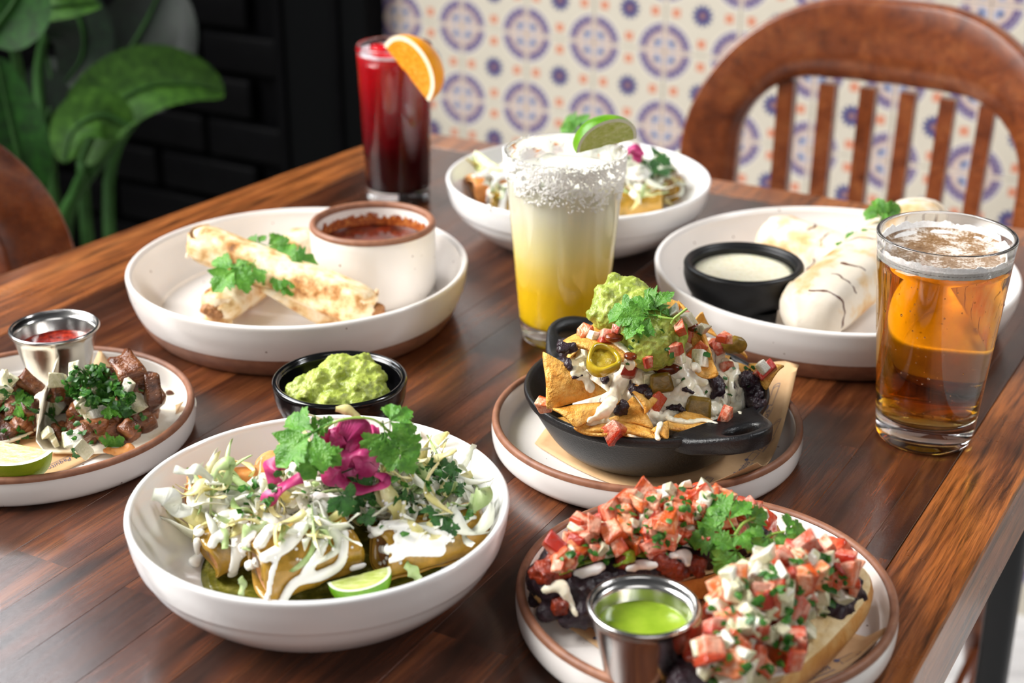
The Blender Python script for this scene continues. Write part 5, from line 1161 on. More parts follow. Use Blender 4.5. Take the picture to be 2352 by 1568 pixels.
for k, (ln, lb) in enumerate(((bcl((420, 610, 60), (510, 600, 90), (560, 570, 70)), 'left crema dollop on the rear toast'), (bcl((720, 570, 50), (800, 560, 80), (890, 550, 50)), 'middle crema dollop on the rear toast'), (bcl((980, 510, 60), (1060, 500, 80), (1060, 550, 60)), 'right crema dollop on the rear toast'), (bcl((240, 700, 60), (330, 680, 90), (370, 760, 60), (420, 840, 50)), 'melted cheese over the beans at the left end of the rear toast'), (bcl((320, 480, 40), (340, 540, 40)), 'small crema streak at the left end of the rear toast'),
                           (bcl((1200, 830, 60), (1250, 800, 80)), 'crema spot at the upper left of the front right toast'), (bcl((1190, 1060, 70), (1260, 1000, 80), (1330, 960, 60)), 'crema streak at the left of the front right toast'), (bcl((1560, 1210, 50), (1640, 1190, 60)), 'crema spot at the near end of the front right toast'))):
    q = drape(pt_, [ln], .6, flat=.6)
    if q: o = blob('crema_dollop', q, M_crema if k != 3 else M_cheese, vox=.0010, smooth=3); tag(o, lb, 'crema', 'crema on the toasts'); pt_.add(o)
def spot(p):
    best = None
    for t, nm in ((t1, 'rear toast'), (t2, 'front toast')):
        d = p - t[1]; f = d.dot(t[2]) / t[4]; o = d.dot(t[3])
        if best is None or abs(o) + max(0, abs(f) - 1) < best[0]: best = (abs(o) + max(0, abs(f) - 1), f, o, nm)
    _, f, o, nm = best
    if nm == 'rear toast': al = ('at the left end', 'left of centre', 'in the middle', 'right of centre', 'at the right end')[min(4, max(0, int((f + 1) * 2.5)))]; ac = 'front edge' if o < -.009 else 'rear edge' if o > .009 else 'crest'
    else: al = ('at the far end', 'past the middle', 'in the middle', 'nearer the cup', 'at the near end')[min(4, max(0, int((f + 1) * 2.5)))]; ac = 'left edge' if o < -.009 else 'crust edge' if o > .009 else 'crest'
    return 'on the ' + ac + ', ' + al + ' of the ' + nm
def pico(pile, poly, nt, no, where, group, s0=.0068, s1=.0105):
    os = []; ks = ['tomato'] * nt + ['onion'] * no; R_.shuffle(ks)
    for kd, (u, v) in zip(ks, pick(poly, nt + no)):
        p, nn = pile.see(u, v)
        if p is None: continue
        s = R_.uniform(s0, s1) * (1.0 if kd == 'tomato' else .95); os.append(die(kd, p + nn * s * .25, s, ('large ' if s > s0 * .45 + s1 * .55 else 'small ') + ('red' if kd == 'tomato' else 'white') + ' ' + kd + ' dice ' + spot(p), kd + ' ' + group, None, 1.0 if kd == 'tomato' else .75))
    pile.add(*os)
GP = 'dice in the pico de gallo'
for rnd in range(2):
    pico(pt_, [bc2(*q) for q in ((280, 470), (430, 330), (560, 330), (560, 470), (420, 530), (340, 560))], 11, 5, 'at the left end of the rear toast', GP)
    pico(pt_, [bc2(*q) for q in ((540, 280), (700, 160), (900, 150), (920, 430), (700, 470), (540, 460))], 20, 11, 'in the middle of the rear toast', GP)
    pico(pt_, [bc2(*q) for q in ((900, 120), (1080, 90), (1300, 130), (1480, 230), (1480, 330), (1180, 470), (920, 440))], 18, 12, 'at the right end of the rear toast', GP)
    pico(pt_, [bc2(*q) for q in ((1500, 480), (1700, 420), (1950, 460), (2030, 600), (2040, 700), (1700, 640), (1480, 620))], 12, 12, 'at the far end of the front right toast', GP, .0072, .0110)
    pico(pt_, [bc2(*q) for q in ((1230, 720), (1400, 590), (1700, 620), (1960, 720), (1850, 830), (1500, 860), (1260, 850))], 15, 15, 'in the middle of the front right toast', GP, .0072, .0112)
    pico(pt_, [bc2(*q) for q in ((1190, 900), (1500, 840), (1790, 850), (1800, 960), (1650, 1150), (1560, 1248), (1240, 1248), (1170, 1050))], 12, 16, 'at the near end of the front right toast', GP, .0075, .0118)
pts = []
for poly, n in (([bc2(*q) for q in ((300, 520), (600, 220), (1100, 90), (1480, 260), (1100, 480), (400, 570))], 90), ([bc2(*q) for q in ((1200, 800), (1500, 560), (1950, 480), (2040, 680), (1750, 1000), (1560, 1240), (1200, 1240))], 100)):
    for u, v in pick(poly, n):
        p, nn = pt_.see(u, v)
        if p is not None: pts.append((p, nn))
tag(herb_bits('chopped_cilantro', pts, .0040, M_cilm, seed=12), 'chopped cilantro mixed through the pico de gallo on both toasts', 'herb')
def wb2(x, y, l=.006): return w_at(pt_, *bc2(x, y), l, .69)[0]
def fb(x, y, d): return Py(*bc2(x, y), d - .018)
sprig('large cilantro sprig lying over the gap between the two toasts', [[fb(1350, 380, .694), fb(1400, 440, .690), fb(1480, 500, .686), fb(1560, 590, .680), fb(1530, 650, .676)], [fb(1420, 480, .688), fb(1500, 430, .690), fb(1560, 380, .694), fb(1640, 360, .696)], [fb(1350, 380, .694), fb(1400, 310, .698), fb(1470, 275, .700)]],
      [(fb(1340, 330, .694), fb(1230, 130, .712), Vector((-.2, -.6, .75))), (fb(1330, 380, .692), fb(1080, 390, .694), Vector((-.1, -.7, .7))), (fb(1400, 440, .688), fb(1230, 580, .676), Vector((0, -.75, .65))), (fb(1360, 360, .694), fb(1440, 440, .684), Vector((.2, -.7, .6))), (fb(1390, 310, .698), fb(1550, 255, .702), Vector((.0, -.8, .55))), (fb(1560, 370, .692), fb(1470, 470, .682), Vector((.1, -.7, .7))), (fb(1560, 370, .694), fb(1650, 470, .684), Vector((.3, -.7, .6))), (fb(1630, 360, .696), fb(1775, 320, .702), Vector((.3, -.6, .7))), (fb(1620, 370, .696), fb(1720, 410, .692), Vector((.3, -.7, .6)))], r=.0010)

# ================================================================ taco plate on the left
def tc(x, y): return .3189 * x, 680 + .3189 * y
M_torti = pm('soft_corn_tortilla', [(.25, 'dcc096'), (.42, 'f0e4cc'), (.7, 'f8f0e0'), (.9, 'e6cba0')], 42, .55, bump=.5, bscale=200, bd=.0012)
M_meat = pm('braised_meat', [(.25, '33170c'), (.5, '6e3d20'), (.72, '96603a'), (.9, 'b5805a')], 90, .3, bump=.7, bscale=220, bd=.003, var=.2, stretch=(1, 1, 2.2), coat=.25)
ptc = Pile(); ptc.add(PLt)
A_, B_, C_ = P(226, 772, .03), P(424, 938, .012), P(96, 1104, .007)
def sag_t(u, v, p): r = Vector((p.x + .2952, p.y - .8795)).length; return .0070 + min(.018, max(0, r - .080) * 1.2)
z0 = lambda p: Vector((p.x, p.y, 0))
pap3 = quad_sheet('food_paper', 'tan printed paper under the tacos on the left plate', z0(A_), z0(B_), z0(C_), z0(A_ + C_ - B_).lerp(Vector((-.2952, .8795, 0)), .30), M_paper, sag_t, 22, seed=7); pap3['group'] = 'printed food papers'
pp = Pile(); pp.add(pap3); 
du = (z0(C_) - z0(B_)).normalized(); dv = (z0(A_) - z0(B_)).normalized()
prints(pap3, z0(P(134, 1066, .007)) - du * .026, dv * .02, du * .026, 1, 2, lambda c: True, pp)
def taco_shell(label, c, R, fold, hgt, rot, seed):
    M = Matrix.Translation(Vector((c[0], c[1], TZ + .0078))) @ Matrix.Rotation(rot, 4, 'Z'); vs = []; N = 30; rows = []
    def bendx(s):                        # section of the folded tortilla
        d = fold - s
        if d <= 0: return s, .0006 + .010 * max(0, (s / R - .55)) ** 2 * 4 * .3
        rb = .009; arc = rb * 1.75
        if d < arc: a = d / rb; return fold - rb * sin(a), rb * (1 - cos(a))
        a = arc / rb; e = d - arc; return fold - rb * sin(a) - e * cos(a) * 1, rb * (1 - cos(a)) + e * sin(a)
    for th in (0, .0016):
        for j in range(11):
            q = j / 10
            for k in range(N * 2):
                a = 2 * pi * k / (N * 2); rr = R * q * (1 + .012 * sin(5 * a + seed)); x, y = rr * cos(a) * (1.5 if cos(a) < 0 else 1.08), rr * sin(a); X, Z = bendx(max(x, fold - hgt - .0098))
                vs.append(M @ Vector((X + (th if Z > .012 else 0), y * (1 - .10 * max(0, Z) / .04), Z + th + .0009 * noise.noise(Vector((x * 60, y * 60, seed))) + (.003 * max(0, (q - .8)) * (1 + sin(3 * a + seed))))))
    n = N * 2; fs = grid_faces(11, n, False, True); k = 11 * n; fs = [f[::-1] for f in fs] + [tuple(i + k for i in f) for f in fs] + [(10 * n + i, 10 * n + (i + 1) % n, k + 10 * n + (i + 1) % n, k + 10 * n + i) for i in range(n)]
    return tag(recalc(mk('tortilla', vs, fs, M_torti)), label, 'tortilla', 'folded corn tortillas')
TX1, TY1 = -.2620, .8790
s1 = taco_shell('soft corn tortilla of the right-hand taco, its left side folded up', (TX1 + .0055, TY1 + .011), .0515, -.0265, .027, .10, 1)
s2 = taco_shell('soft corn tortilla of the left-hand taco at the picture edge', (TX1 - .083, TY1 + .010), .0515, -.0265, .030, .05, 4)
ptc.add(pap3, s1, s2)
def meat(label, p, s, seed, grp='braised meat chunks in the tacos'):
    r = random.Random(seed); bm = bmesh.new(); bmesh.ops.create_cube(bm, size=1)
    for v in bm.verts: v.co += Vector([r.uniform(-.22, .22) for _ in range(3)])
    bmesh.ops.bevel(bm, geom=bm.edges[:], offset=.22, segments=2, profile=.6, affect='EDGES'); bmesh.ops.subdivide_edges(bm, edges=[e for e in bm.edges if e.calc_length() > .3], cuts=2, use_grid_fill=True)
    R3 = rrot(r); bm.verts.index_update()
    S = Vector((s * r.uniform(.9, 1.3), s * r.uniform(.75, 1.0), s * r.uniform(.6, .85))); vs = []
    for v in bm.verts:
        c_ = v.co * (1 + .22 * noise.noise(v.co * 2.4 + Vector((seed, 0, 0)))); vs.append(R3 @ Vector((c_.x * S.x, c_.y * S.y, c_.z * S.z)) + p)
    fs = [tuple(v.index for v in f.verts) for f in bm.faces]; bm.free()
    return tag(mk('meat_chunk', vs, fs, M_meat), label, 'meat', grp)
heap = blob('shredded_meat', [(Vector((TX1 + x, TY1 + y, TZ + z)), r) for x, y, z, r in ((0, 0, .016, .014), (.018, .008, .016, .013), (-.008, .016, .018, .013), (.022, -.012, .014, .011), (-.004, -.018, .014, .011), (.008, .006, .024, .014), (.030, .012, .014, .010))] , M_meat, vox=.0016, amp=.003, nscale=170)
tag(heap, 'dark shredded meat packed under the chunks of the right-hand taco', 'meat', None, 'stuff'); ptc.add(heap)
heap = blob('shredded_meat', [(Vector((TX1 - .087 + x, TY1 + y, TZ + z)), r) for x, y, z, r in ((0, 0, .018, .016), (.016, .006, .020, .014), (.020, -.008, .018, .012), (.018, -.022, .016, .011), (.004, -.02, .016, .013), (.020, .015, .020, .012))], M_meat, vox=.0016, amp=.003, nscale=170, seed=4)
tag(heap, 'dark shredded meat packed under the chunks of the left-hand taco', 'meat', None, 'stuff'); ptc.add(heap)
for k, (x, y, s, lb) in enumerate(((960, 590, .021, 'tall pale brown meat chunk at the back right of the right-hand taco'), (1060, 760, .018, 'reddish meat chunk at the right of the right-hand taco'), (840, 980, .021, 'large browned meat chunk at the front of the right-hand taco'), (1060, 960, .016, 'browned meat chunk nearest the right end of the tortilla'), (920, 960, .015, 'meat chunk between the two front ones'), (570, 860, .016, 'dark meat chunk behind the white onion at left'), (440, 820, .015, 'dark meat chunk by the folded tortilla wall'), (680, 950, .016, 'dark meat chunk in the front middle'), (450, 980, .012, 'thin meat strip over the front onions'), (1000, 870, .014, 'meat chunk under the right onion piece'), (760, 620, .016, 'meat chunk behind the chopped cilantro'), (860, 840, .015, 'meat chunk under the cilantro stalk'), (610, 980, .014, 'blackened meat chunk in the front middle'), (1090, 650, .014, 'meat chunk at the back right edge'), (420, 690, .012, 'pale meat chunk beside the steel cup'), (650, 1050, .009, 'small meat crumb on the tortilla'),
                                   (60, 800, .022, 'glossy brown meat chunk on top of the left-hand taco'), (170, 680, .018, 'meat chunk at the back of the left-hand taco'), (200, 640, .015, 'pale meat chunk by the folded wall of the left-hand taco'), (110, 900, .020, 'dark meat chunk in the middle of the left-hand taco'), (180, 950, .018, 'dark meat chunk at the right of the left-hand taco'), (30, 960, .016, 'grey brown meat chunk at the picture edge'), (40, 1020, .013, 'crumbly meat piece above the lime wedge'), (190, 870, .015, 'dark meat chunk at the wall of the left-hand taco'), (190, 780, .014, 'browned meat chunk beside the wall'))):
    p, nn = w_at(ptc, *tc(x, y), .0015, .87); o = meat(lb, p, s * .92, k + 3); ptc.add(o)
for k, (x, y, s, lb) in enumerate(((430, 770, .0130, 'square onion piece by the folded wall of the right-hand taco'), (860, 690, .0150, 'large onion piece at the right of the chopped cilantro'), (980, 810, .0120, 'onion piece sticking out right of the cilantro'), (660, 850, .0140, 'onion piece below the chopped cilantro'), (530, 560, .0120, 'onion piece at the top of the cilantro heap'), (560, 790, .0100, 'onion piece beside the dark meat'), (600, 770, .0100, 'onion piece under the cilantro heap'), (410, 1010, .0100, 'onion piece on the front tortilla lip'), (470, 1060, .0110, 'onion piece at the front of the right-hand taco'), (550, 1030, .0130, 'tall onion piece at the front of the right-hand taco'), (590, 1080, .0100, 'onion piece nearest the plate rim'), (360, 1000, .0080, 'small onion piece in the front fold'), (720, 660, .0090, 'onion piece in the cilantro heap'), (910, 640, .0090, 'onion piece behind the large one'), (420, 640, .0100, 'pale onion piece beside the steel cup'),
                                   (90, 660, .0150, 'large onion piece on top of the left-hand taco'), (60, 620, .0110, 'onion piece at the back of the left-hand taco'), (20, 660, .0120, 'onion piece at the picture edge'))):
    p, nn = w_at(ptc, *tc(x, y), s * .30, .87); o = die('onion', p, s, lb, 'onion pieces on the tacos', None, .5); ptc.add(o)
pts = []; pts2 = []
for u, v in pick([tc(*q) for q in ((450, 600), (620, 480), (760, 500), (880, 620), (960, 700), (900, 830), (760, 800), (520, 760))], 480):
    p, nn = ptc.see(u, v)
    if p is not None: pts.append((p + nn * R_.uniform(0, .004), nn))
for u, v in pick([tc(*q) for q in ((300, 700), (1100, 600), (1100, 950), (500, 1090))], 40) + pick([tc(*q) for q in ((0, 590), (160, 640), (280, 760), (250, 1020), (0, 1030))], 36):
    p, nn = ptc.see(u, v)
    if p is not None: pts2.append((p, nn))
tag(herb_bits('chopped_cilantro', pts, .0046, M_cilm, seed=21), 'heap of chopped cilantro on the right-hand taco', 'herb'); tag(herb_bits('chopped_cilantro', pts2, .0042, M_cilm, seed=22), 'chopped cilantro flecks strewn over both tacos', 'herb')
for k, (x0, y0, x1, y1, lb) in enumerate(((340, 910, 470, 930, 'dark green leaf piece by the folded wall'), (720, 800, 880, 830, 'green leaf piece at the front of the cilantro heap'), (840, 850, 950, 740, 'long bright leaf strip leaning on the cilantro heap'), (750, 1070, 880, 1090, 'green leaf piece on the tortilla near the rim'), (510, 1080, 560, 1130, 'small leaf piece on the front onions'), (330, 840, 380, 860, 'small leaf piece on the folded wall'), (10, 690, 60, 680, 'dark leaf piece at the picture edge'), (130, 770, 200, 780, 'bright leaf piece on the left-hand taco'), (120, 1040, 200, 1050, 'dark leaf piece above the lime wedge'))):
    b, nn = w_at(ptc, *tc(x0, y0), .004, .87); tp, _ = w_at(ptc, *tc(x1, y1), .004, .87); L = min(.03, (tp - b).length * 1.1)
    put('cilantro_leaf', LEAFD[k % 3] if k % 2 == 0 else LEAF[k % 4], Matrix.Translation(b) @ axes(tp - b, nn + Vector((0, -.4, .2))) @ Matrix.Scale(L, 4), lb, 'herb', 'cilantro leaf pieces on the tacos')
wedge('lime_wedge', 'large juicy lime wedge at the front of the taco plate', 'fruit', P(-92, 994, .033), P(121, 1036, .032), Vector((.30, -.80, -.60)), .0235, radians(72), M_lime_rind2, M_pith, M_lime_pulp, group='lime wedges', pw=.11)

p, nn = w_at(ptc, *tc(850, 1110), .001, .84); o = blob('fried_crumb', [(p, (.010, .0035, .0025)), (p + Vector((.006, .003, .0008)), (.004, .003, .003))], M_fried, vox=.0009, amp=.001, nscale=300); tag(o, 'orange fried crumb on the tortilla edge beside the plate rim', 'crumb')
p, nn = w_at(ptc, *tc(1225, 705), .001, .90); o = blob('meat_crumb', [(p, (.003, .002, .002))], M_meat, vox=.0007, amp=.0006); tag(o, 'tiny dark crumb at the right of the taco plate', 'crumb')
# ================================================================ taquito plate
M_flour = pm('toasted_flour_tortilla', [(.31, '4e2810'), (.38, 'b27a3e'), (.47, 'dfbe8a'), (.58, 'efe0c4'), (.74, 'cf9d60')], 46, .5, bump=.35, bscale=150, detail=5)
def charred(name, stripes):
    n = NT(name); v = n.vec((1, 1, 1), False)
    base = n.ramp(n.noise(v, 24, 5), [(.34, 'c98f50'), (.43, 'dab98a'), (.50, 'ddd0bc'), (.7, 'e6dccc')])
    s = n.n('ShaderNodeSeparateXYZ'); n.l(v, s.inputs[0])
    ph = n.ma('ADD', n.ma('MULTIPLY', s.outputs[0], stripes), n.ma('MULTIPLY', n.noise(v, 30, 2), 1.6)); ph = n.ma('ADD', ph, n.ma('MULTIPLY', s.outputs[1], stripes * .25))
    w = n.ma('ABSOLUTE', n.ma('SUBTRACT', n.ma('FRACT', ph), .5)); m = n.ma('LESS_THAN', w, n.ma('MULTIPLY_ADD', n.noise(v, 90, 3), .12, -.02)); m = n.ma('MULTIPLY', m, n.ma('GREATER_THAN', n.noise(v, 20, 2), .49))
    n.set(Base_Color=n.mix(m, base, hx('5a2e18')), Roughness=.5); n.bump(n.noise(v, 120, 4), .3, .0012); return n.m
M_burr = charred('grilled_flour_tortilla', 48)
def wrap(name, label, cat, p0, p1, r, mat, group, seed=0, squash=.86, seam=1.9, endk=.16, sq=2.3, mat_in=None, flaps=True):
    """closed rolled tortilla with tucked ends and a lapped seam"""
    p0, p1 = Vector(p0), Vector(p1); ax = p1 - p0; L = ax.length; ax.normalize(); up = Vector((0, 0, 1)); up = (up - ax * up.dot(ax)).normalized(); sd = ax.cross(up); mid = (p0 + p1) / 2
    t = thing(name, label, cat, mid - up * r, 0, group); t.rotation_euler = Matrix((ax, up.cross(ax), up)).transposed().to_euler(); nl, na = 40, 64; vs = []; off = Vector((seed * 2.7, seed, 3))
    for i in range(nl + 1):
        l = i / nl; e = min(l, 1 - l) / endk; k = 1 if e >= 1 else (1 - (1 - e) ** 3.2) ** (1 / 2.4)
        for j in range(na):
            a = 2 * pi * j / na; c, s = cos(a), sin(a); f = (abs(c) ** sq + abs(s) ** sq) ** (-1 / sq)
            d = ((a - seam - l * 1.1) % (2 * pi)); lap = .0017 * max(0, 1 - d / 1.3)          # edge of the outer layer
            tuck = (1 - k) * (.10 * cos(2 * a + seed) + .06 * sin(3 * a))
            rr = r * f * (.10 + .90 * k) * (1 + tuck) + lap + .0013 * noise.noise(Vector((c * 1.6, s * 1.6, l * 4)) + off) + .0005 * noise.noise(Vector((c * 5, s * 5, l * 16)) + off)
            q = p0 + ax * (L * l + (.003 * cos(a + seed) if i in (0, nl) else 0)) + sd * (c * rr) + up * (s * rr * squash); vs.append(q)
    fs = grid_faces(nl + 1, na, False, True) + [tuple(range(na)), tuple(range(nl * na, nl * na + na))[::-1]]
    recalc(mk('tortilla', vs, fs, mat, t)); v = []
    for (pe, sg) in ((p0, -1), (p1, 1)) if flaps else ():                                   # folded end flaps
        for k2 in range(2):
            b = pe - ax * sg * L * endk * .35; vs = []
            for i in range(9):
                for j in range(7):
                    x, y = i / 8 - .5, j / 6; w = r * 1.25 * (1 - .75 * y); zz = (-1 if k2 else 1) * (.72 - 1.0 * y) * r * squash
                    vs.append(b + ax * sg * (L * endk * .42 * (1 - (2 * x) ** 2 * .7) * (1 - .35 * (1 - y)) + .0006 + k2 * .0008) + sd * (x * 1.25 * w * 1.1) + up * zz)
            o = len(vs); vs2 = [q - ax * sg * .0016 for q in vs]; g = grid_faces(9, 7); fs = g + [tuple(i + o for i in f)[::-1] for f in g]
            recalc(mk('end_flap', vs + vs2, fs, mat_in or mat, t))
    return t
def lc(x, y): return 280 + .3507 * x, 430 + .3507 * y
GT = 'grilled taquitos'
pl = Pile(); pl.add(PLl, RAM)
w2 = wrap('taquito', 'short taquito lying low under the crossed one, its open end to the front left', 'taquito', P(487, 716, .0245), P(712, 548, .0255), .0150, M_flour, GT, 3, seam=2.2)
w1 = wrap('taquito', 'long charred taquito lying across the top, from upper left to lower right', 'taquito', P(438, 548, .062), P(862, 712, .028), .0150, M_flour, GT, 6, seam=4.0, squash=.92)
for wv, pe, p2_, nm in ((w2, P(487, 716, .0245), P(712, 548, .0255), 'brown'), (w1, P(862, 712, .028), P(438, 548, .062), 'orange')):
    e = (pe - p2_).normalized(); f_ = blob('filling', [(pe - e * .002 + Vector((.002, 0, -.001)), (.007, .006, .0065)), (pe - e * .0015 + Vector((-.004, 0, .001)), (.005, .005, .005))], M_fill, wv, vox=.0012, amp=.0016, nscale=300)
pl.add(w1, w2)
o = chip([P(566, 648, .046), P(735, 750, .0105), P(880, 735, .0105)], 'loose tortilla flap hanging below the top taquito', .002, 3, M_flour, None, 'tortilla_flap', 10); o['category'] = 'tortilla'; pl.add(o)
def fl_(u, v, y): return Py(u, v, y)
sprig('cilantro sprig resting over the crossing of the two taquitos', [[fl_(606, 655, 1.036), fl_(602, 610, 1.046), fl_(598, 560, 1.066)], [fl_(604, 640, 1.038), fl_(580, 606, 1.040), fl_(560, 612, 1.036)], [fl_(606, 645, 1.038), fl_(625, 615, 1.042), fl_(660, 612, 1.042)]],
      [(fl_(560, 605, 1.036), fl_(482, 655, 1.018), Vector((-.2, -.7, .7))), (fl_(585, 600, 1.038), fl_(553, 655, 1.022), Vector((0, -.8, .6))), (fl_(590, 612, 1.040), fl_(560, 585, 1.046), Vector((0, -.6, .8))), (fl_(620, 612, 1.042), fl_(728, 606, 1.040), Vector((.1, -.6, .8))), (fl_(640, 612, 1.040), fl_(690, 648, 1.026), Vector((.1, -.75, .65))), (fl_(598, 565, 1.064), fl_(570, 540, 1.072), Vector((-.1, -.6, .8))), (fl_(600, 560, 1.064), fl_(672, 582, 1.058), Vector((.1, -.6, .8)))], r=.0012)
o = blob('carrot_piece', [(P(700, 549, .030), (.006, .004, .003)), (P(706, 552, .026), (.005, .004, .003))], solid('orange_carrot', 'd9742a', rough=.35), vox=.0012); tag(o, 'orange carrot bit between the rear taquito and the ramekin', 'carrot')

# ================================================================ burrito plate
GB2 = 'grilled burritos'
b1 = wrap('burrito', 'short browned burrito half lying behind the creamy dip', 'burrito', P(1768, 545, .030), P(1962, 618, .028), .0235, M_burr, GB2, 2, seam=1.2, squash=.8, sq=2.8, endk=.12, flaps=False)
b2 = wrap('burrito', 'long grilled burrito with char lines running up behind the beer glass', 'burrito', P(1836, 736, .034), P(2135, 492, .054), .0245, M_burr, GB2, 5, seam=2.4, squash=.88, endk=.2, flaps=False)
def rc(x, y): return 1480 + .4145 * x, 430 + .4145 * y
def fr(x, y, d): return Py(*rc(x, y), d)
sprig('cilantro sprig standing behind the long burrito, beside the beer glass', [[fr(1260, 330, 1.075), fr(1300, 230, 1.09), fr(1330, 130, 1.10)], [fr(1230, 330, 1.08), fr(1160, 290, 1.09)]],
      [(fr(1310, 200, 1.088), fr(1300, 55, 1.10), Vector((-.2, -.8, .5))), (fr(1320, 180, 1.088), fr(1430, 100, 1.095), Vector((.2, -.8, .5))), (fr(1310, 200, 1.084), fr(1400, 190, 1.084), Vector((.2, -.8, .5))), (fr(1290, 240, 1.08), fr(1250, 350, 1.066), Vector((-.1, -.85, .5))), (fr(1300, 250, 1.08), fr(1330, 320, 1.07), Vector((.1, -.85, .5))), (fr(1180, 300, 1.085), fr(1120, 250, 1.092), Vector((-.2, -.8, .5))), (fr(1180, 300, 1.085), fr(1200, 240, 1.09), Vector((0, -.8, .5))), (fr(1130, 330, 1.078), fr(1075, 365, 1.07), Vector((-.2, -.8, .5))), (fr(1090, 390, 1.07), fr(1045, 430, 1.062), Vector((-.2, -.8, .5)))], r=.0012)

# ================================================================ back bowl
pb = Pile(); pb.add(Bb)
def kc(x, y): return 1000 + .3827 * x, 230 + .3827 * y
GK = 'rolled tacos in the far bowl'
for args in ((P(1082, 442, .034), P(1180, 425, .036), .0165, M_fried, 'orange fried taco end at the left of the far bowl', 1), (P(1120, 470, .026), P(1260, 455, .028), .0155, M_sauced, 'crema-striped taco at the front left of the far bowl', 2), (P(1400, 475, .030), P(1505, 462, .030), .0175, M_sauced, 'golden taco right of the yellow drink in the far bowl', 4), (P(1460, 430, .036), P(1555, 440, .030), .0150, M_sauced, 'taco at the right of the far bowl', 5), (P(1220, 400, .030), P(1420, 400, .030), .019, M_fried, 'taco at the middle of the far bowl behind the drink', 6)):
    t = rolled('rolled_taco', args[4], args[0], args[1], args[2], args[3], M_fill, group=GK, seed=args[5], start=.8); pb.add(t)
c = blob('shredded_cabbage', [(P(u, v, h), (r, r, r * .7)) for u, v, h, r in ((1330, 395, .048, .026), (1440, 390, .046, .022), (1250, 395, .046, .022), (1500, 410, .040, .018), (1540, 440, .030, .014), (1180, 400, .042, .016))], M_cab[0], vox=.003, amp=.004, nscale=150)
tag(c, 'packed shredded cabbage in the far bowl', 'cabbage', None, 'stuff'); pb.add(c)
GCk = 'cabbage shreds in the far bowl'
shreds(pb, [(1440, 360), (1530, 380), (1590, 450), (1530, 480), (1450, 460)], 34, 'at the right of the far bowl', GCk, scale=1.1)
shreds(pb, [(1085, 400), (1165, 380), (1165, 450), (1090, 440)], 12, 'at the left of the far bowl', GCk, scale=1.1)
def kcl(*p): return [(*kc(x, y), w * .3827) for x, y, w in p]
crl = [kcl((420, 440, 50), (350, 500, 42), (315, 590, 40), (330, 650, 40)), kcl((440, 520, 44), (410, 580, 50), (400, 650, 50)), kcl((340, 450, 50), (410, 460, 60)), kcl((230, 460, 40), (300, 440, 50)), kcl((1170, 410, 60), (1230, 420, 70), (1270, 400, 60)), kcl((1180, 560, 45), (1200, 580, 50)), kcl((1150, 460, 50), (1220, 470, 60), (1290, 450, 50)), kcl((1250, 350, 50), (1290, 370, 50))]
o = blob('crema_drizzle', drape(pb, crl, .4, flat=.55), M_crema, vox=.0014, smooth=3); tag(o, 'crema stripes over the tacos in the far bowl', 'crema', None, 'stuff'); pb.add(o)
wedge('lime_wedge', 'pale lime wedge standing at the left wall of the far bowl', 'fruit', P(1092, 345, .058), P(1160, 392, .048), Vector((-.5, .55, -.4)), .0185, radians(66), M_lime_rind2, M_pith, M_lime_pulp, group='lime wedges')
for k, (pts, lb) in enumerate((([(1438, 352), (1455, 338), (1478, 356)], 'pink onion sliver right of the lime in the far bowl'), ([(1445, 345), (1462, 360), (1470, 372)], 'short pink onion piece in the far bowl'))):
    ribbon('pickled_onion_sliver', lb, 'onion', [Py(u, v, 1.25) for u, v in pts], .008, M_pink, 'pickled onion in the far bowl', th=.0014, seed=k)
def fk(x, y, d): return Py(*kc(x, y), d)
sprig('green cilantro sprig rising behind the yellow drink in the far bowl', [[fk(870, 190, 1.25), fk(900, 260, 1.25)]], [(fk(860, 190, 1.25), fk(780, 90, 1.27), Vector((-.4, -.6, .6))), (fk(870, 190, 1.25), fk(750, 170, 1.25), Vector((-.1, -.8, .5))), (fk(880, 190, 1.25), fk(930, 150, 1.26), Vector((.2, -.8, .5)))], r=.0014)
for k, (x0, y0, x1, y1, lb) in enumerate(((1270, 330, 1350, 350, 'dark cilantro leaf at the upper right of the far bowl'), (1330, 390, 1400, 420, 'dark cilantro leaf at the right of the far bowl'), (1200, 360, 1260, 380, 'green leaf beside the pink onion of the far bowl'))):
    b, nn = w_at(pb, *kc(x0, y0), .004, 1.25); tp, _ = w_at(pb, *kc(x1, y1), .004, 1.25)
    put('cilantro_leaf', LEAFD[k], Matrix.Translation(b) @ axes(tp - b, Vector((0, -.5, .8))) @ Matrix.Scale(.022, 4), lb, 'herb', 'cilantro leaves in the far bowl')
M_stew = pm('browned_topping', [(.3, '6a4a1c'), (.6, '95702e'), (.8, 'b8985a')], 180, .4, bump=.8, bscale=260)
o = blob('browned_filling', [(P(u, v, .04), .009) for u, v in ((1525, 400), (1540, 412), (1530, 425), (1515, 412))], M_stew, vox=.0016, amp=.003, nscale=260); tag(o, 'browned filling spilling at the right of the far bowl', 'filling')

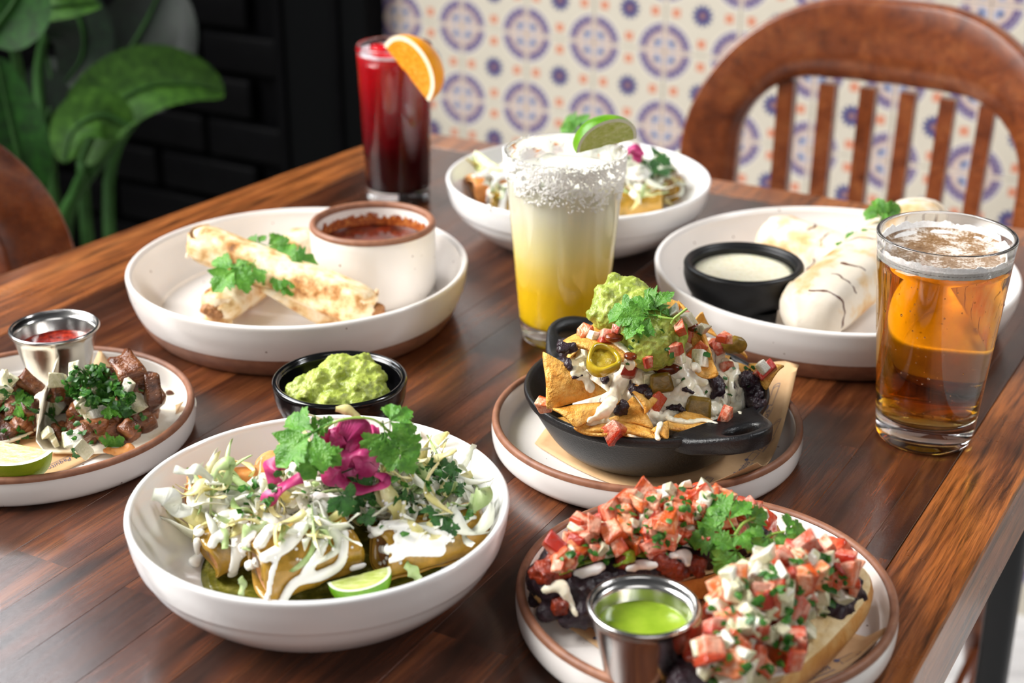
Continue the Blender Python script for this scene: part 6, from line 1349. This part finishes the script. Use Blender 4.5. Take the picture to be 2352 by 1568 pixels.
# ================================================================ plant by the dark wall
M_pl = [leafm('plant_leaf', '22420f', '355c18', '4f7a2a', .1, .6, .25), leafm('shaded_plant_leaf', '040f07', '08190b', '0e2612', .1, .5, .35), leafm('mid_plant_leaf', '0e2a08', '16400c', '245616', .1, .6, .2)]  # the near-black copy carries the shade of the unlit leaves in its colour
M_plstem = pm('plant_stem', [(.3, '1a3812'), (.7, '2c5220')], 20, .6, spec=.2)
M_pot = pm('dark_clay_pot', [(.3, '1c1612'), (.7, '2a211b')], 30, .6)
pc0 = Pd(150, 900, 2.0); px, pyy = pc0.x, pc0.y
plant = thing('potted_plant', 'broad-leaved green plant standing before the dark wall at left', 'plant', (px, pyy, 0))
lathe_obj('pot', smoothprof([(0, .30), (.15, .30), (.165, .31)], 3) + smoothprof([(.168, .335), (.18, .335), (.178, .30), (.165, .15), (.135, .01), (.12, 0)], 4) + [(0, .002)], M_pot, plant, 48)
def big_leaf(spine, width, mat, nn, fold=.25, seed=0, stem=None, n=22):
    sp = spline(spine, 8); L = len(sp); vs = []; m = 9; nn = Vector(nn)
    for i, p in enumerate(sp):
        q = i / (L - 1); d = (sp[min(i + 1, L - 1)] - sp[max(i - 1, 0)]).normalized(); s = d.cross(nn).normalized(); u = s.cross(d)
        w = width * (sin(pi * min(1, q * .96 + .04)) ** .62) * (1 - .25 * q) + .001
        for j in range(m):
            x = 2 * j / (m - 1) - 1; vs.append(p + s * (x * w) + u * (abs(x) ** 1.3 * w * fold + .05 * w * sin(q * 9 + seed) * x * x))
    mk('leaf', vs, grid_faces(L, m), mat, plant)
    pv, pf_ = tube([v + Vector(nn) * .002 for v in sp], [.004 * (1 - .8 * i / L) for i in range(L)], 6); mk('midrib', pv, pf_, M_plstem, plant)
    if stem:
        st = spline(list(stem) + [spine[0]], 6); v, f = tube(st, [.010 - .005 * i / len(st) for i in range(len(st))], 8); mk('stem', v, f, M_plstem, plant)
base = [Vector((px + .02 * k, pyy + .015 * k, .30)) for k in range(-3, 4)]
big_leaf([Pd(185, 370, 1.9), Pd(240, 265, 1.9), Pd(330, 205, 1.92), Pd(430, 195, 1.95), Pd(515, 212, 1.98)], .055, M_pl[0], (.1, -.65, .7), .5, 1, [base[3], Pd(140, 560, 1.95), Pd(175, 440, 1.92), Pd(190, 400, 1.9)])
big_leaf([Pd(300, 290, 1.88), Pd(235, 265, 1.87), Pd(170, 300, 1.86), Pd(150, 375, 1.85)], .036, M_pl[0], (-.3, -.8, .3), .3, 2, [base[4], Pd(150, 540, 1.95), Pd(230, 370, 1.9)])
big_leaf([Pd(60, 470, 1.75), Pd(40, 360, 1.74), Pd(15, 250, 1.74), Pd(-10, 130, 1.74)], .040, M_pl[2], (.5, -.8, .1), .3, 3, [base[1], Pd(80, 620, 1.85)])
big_leaf([Pd(20, 60, 1.75), Pd(80, 25, 1.75), Pd(150, 15, 1.75), Pd(230, 10, 1.78)], .032, M_pl[0], (.0, -.6, .8), .3, 4, [base[2], Pd(70, 420, 1.85), Pd(45, 180, 1.8)])
big_leaf([Pd(-30, 90, 1.7), Pd(30, 10, 1.7), Pd(60, -60, 1.7)], .05, M_pl[2], (.2, -.8, .4), .3, 5)
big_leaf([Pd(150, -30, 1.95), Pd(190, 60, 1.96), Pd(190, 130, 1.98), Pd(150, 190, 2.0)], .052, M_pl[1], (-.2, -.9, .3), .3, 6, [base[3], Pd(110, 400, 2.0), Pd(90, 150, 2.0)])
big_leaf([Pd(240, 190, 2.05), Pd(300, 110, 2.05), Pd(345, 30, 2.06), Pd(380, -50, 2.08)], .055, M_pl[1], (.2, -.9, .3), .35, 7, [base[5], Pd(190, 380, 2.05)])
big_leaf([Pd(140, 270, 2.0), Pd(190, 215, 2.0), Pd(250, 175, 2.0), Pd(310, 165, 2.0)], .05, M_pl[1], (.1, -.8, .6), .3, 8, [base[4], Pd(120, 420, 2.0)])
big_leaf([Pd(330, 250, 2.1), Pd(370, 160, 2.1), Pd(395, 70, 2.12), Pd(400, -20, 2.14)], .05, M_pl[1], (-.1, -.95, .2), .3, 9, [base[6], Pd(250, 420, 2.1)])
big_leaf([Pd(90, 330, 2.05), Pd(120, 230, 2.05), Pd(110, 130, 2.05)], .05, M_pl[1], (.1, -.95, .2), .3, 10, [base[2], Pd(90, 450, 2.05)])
big_leaf([Pd(0, 470, 2.0), Pd(30, 560, 1.98), Pd(20, 680, 1.96), Pd(-10, 790, 1.94)], .05, M_pl[0], (.2, -.9, .3), .3, 11, [base[0]])
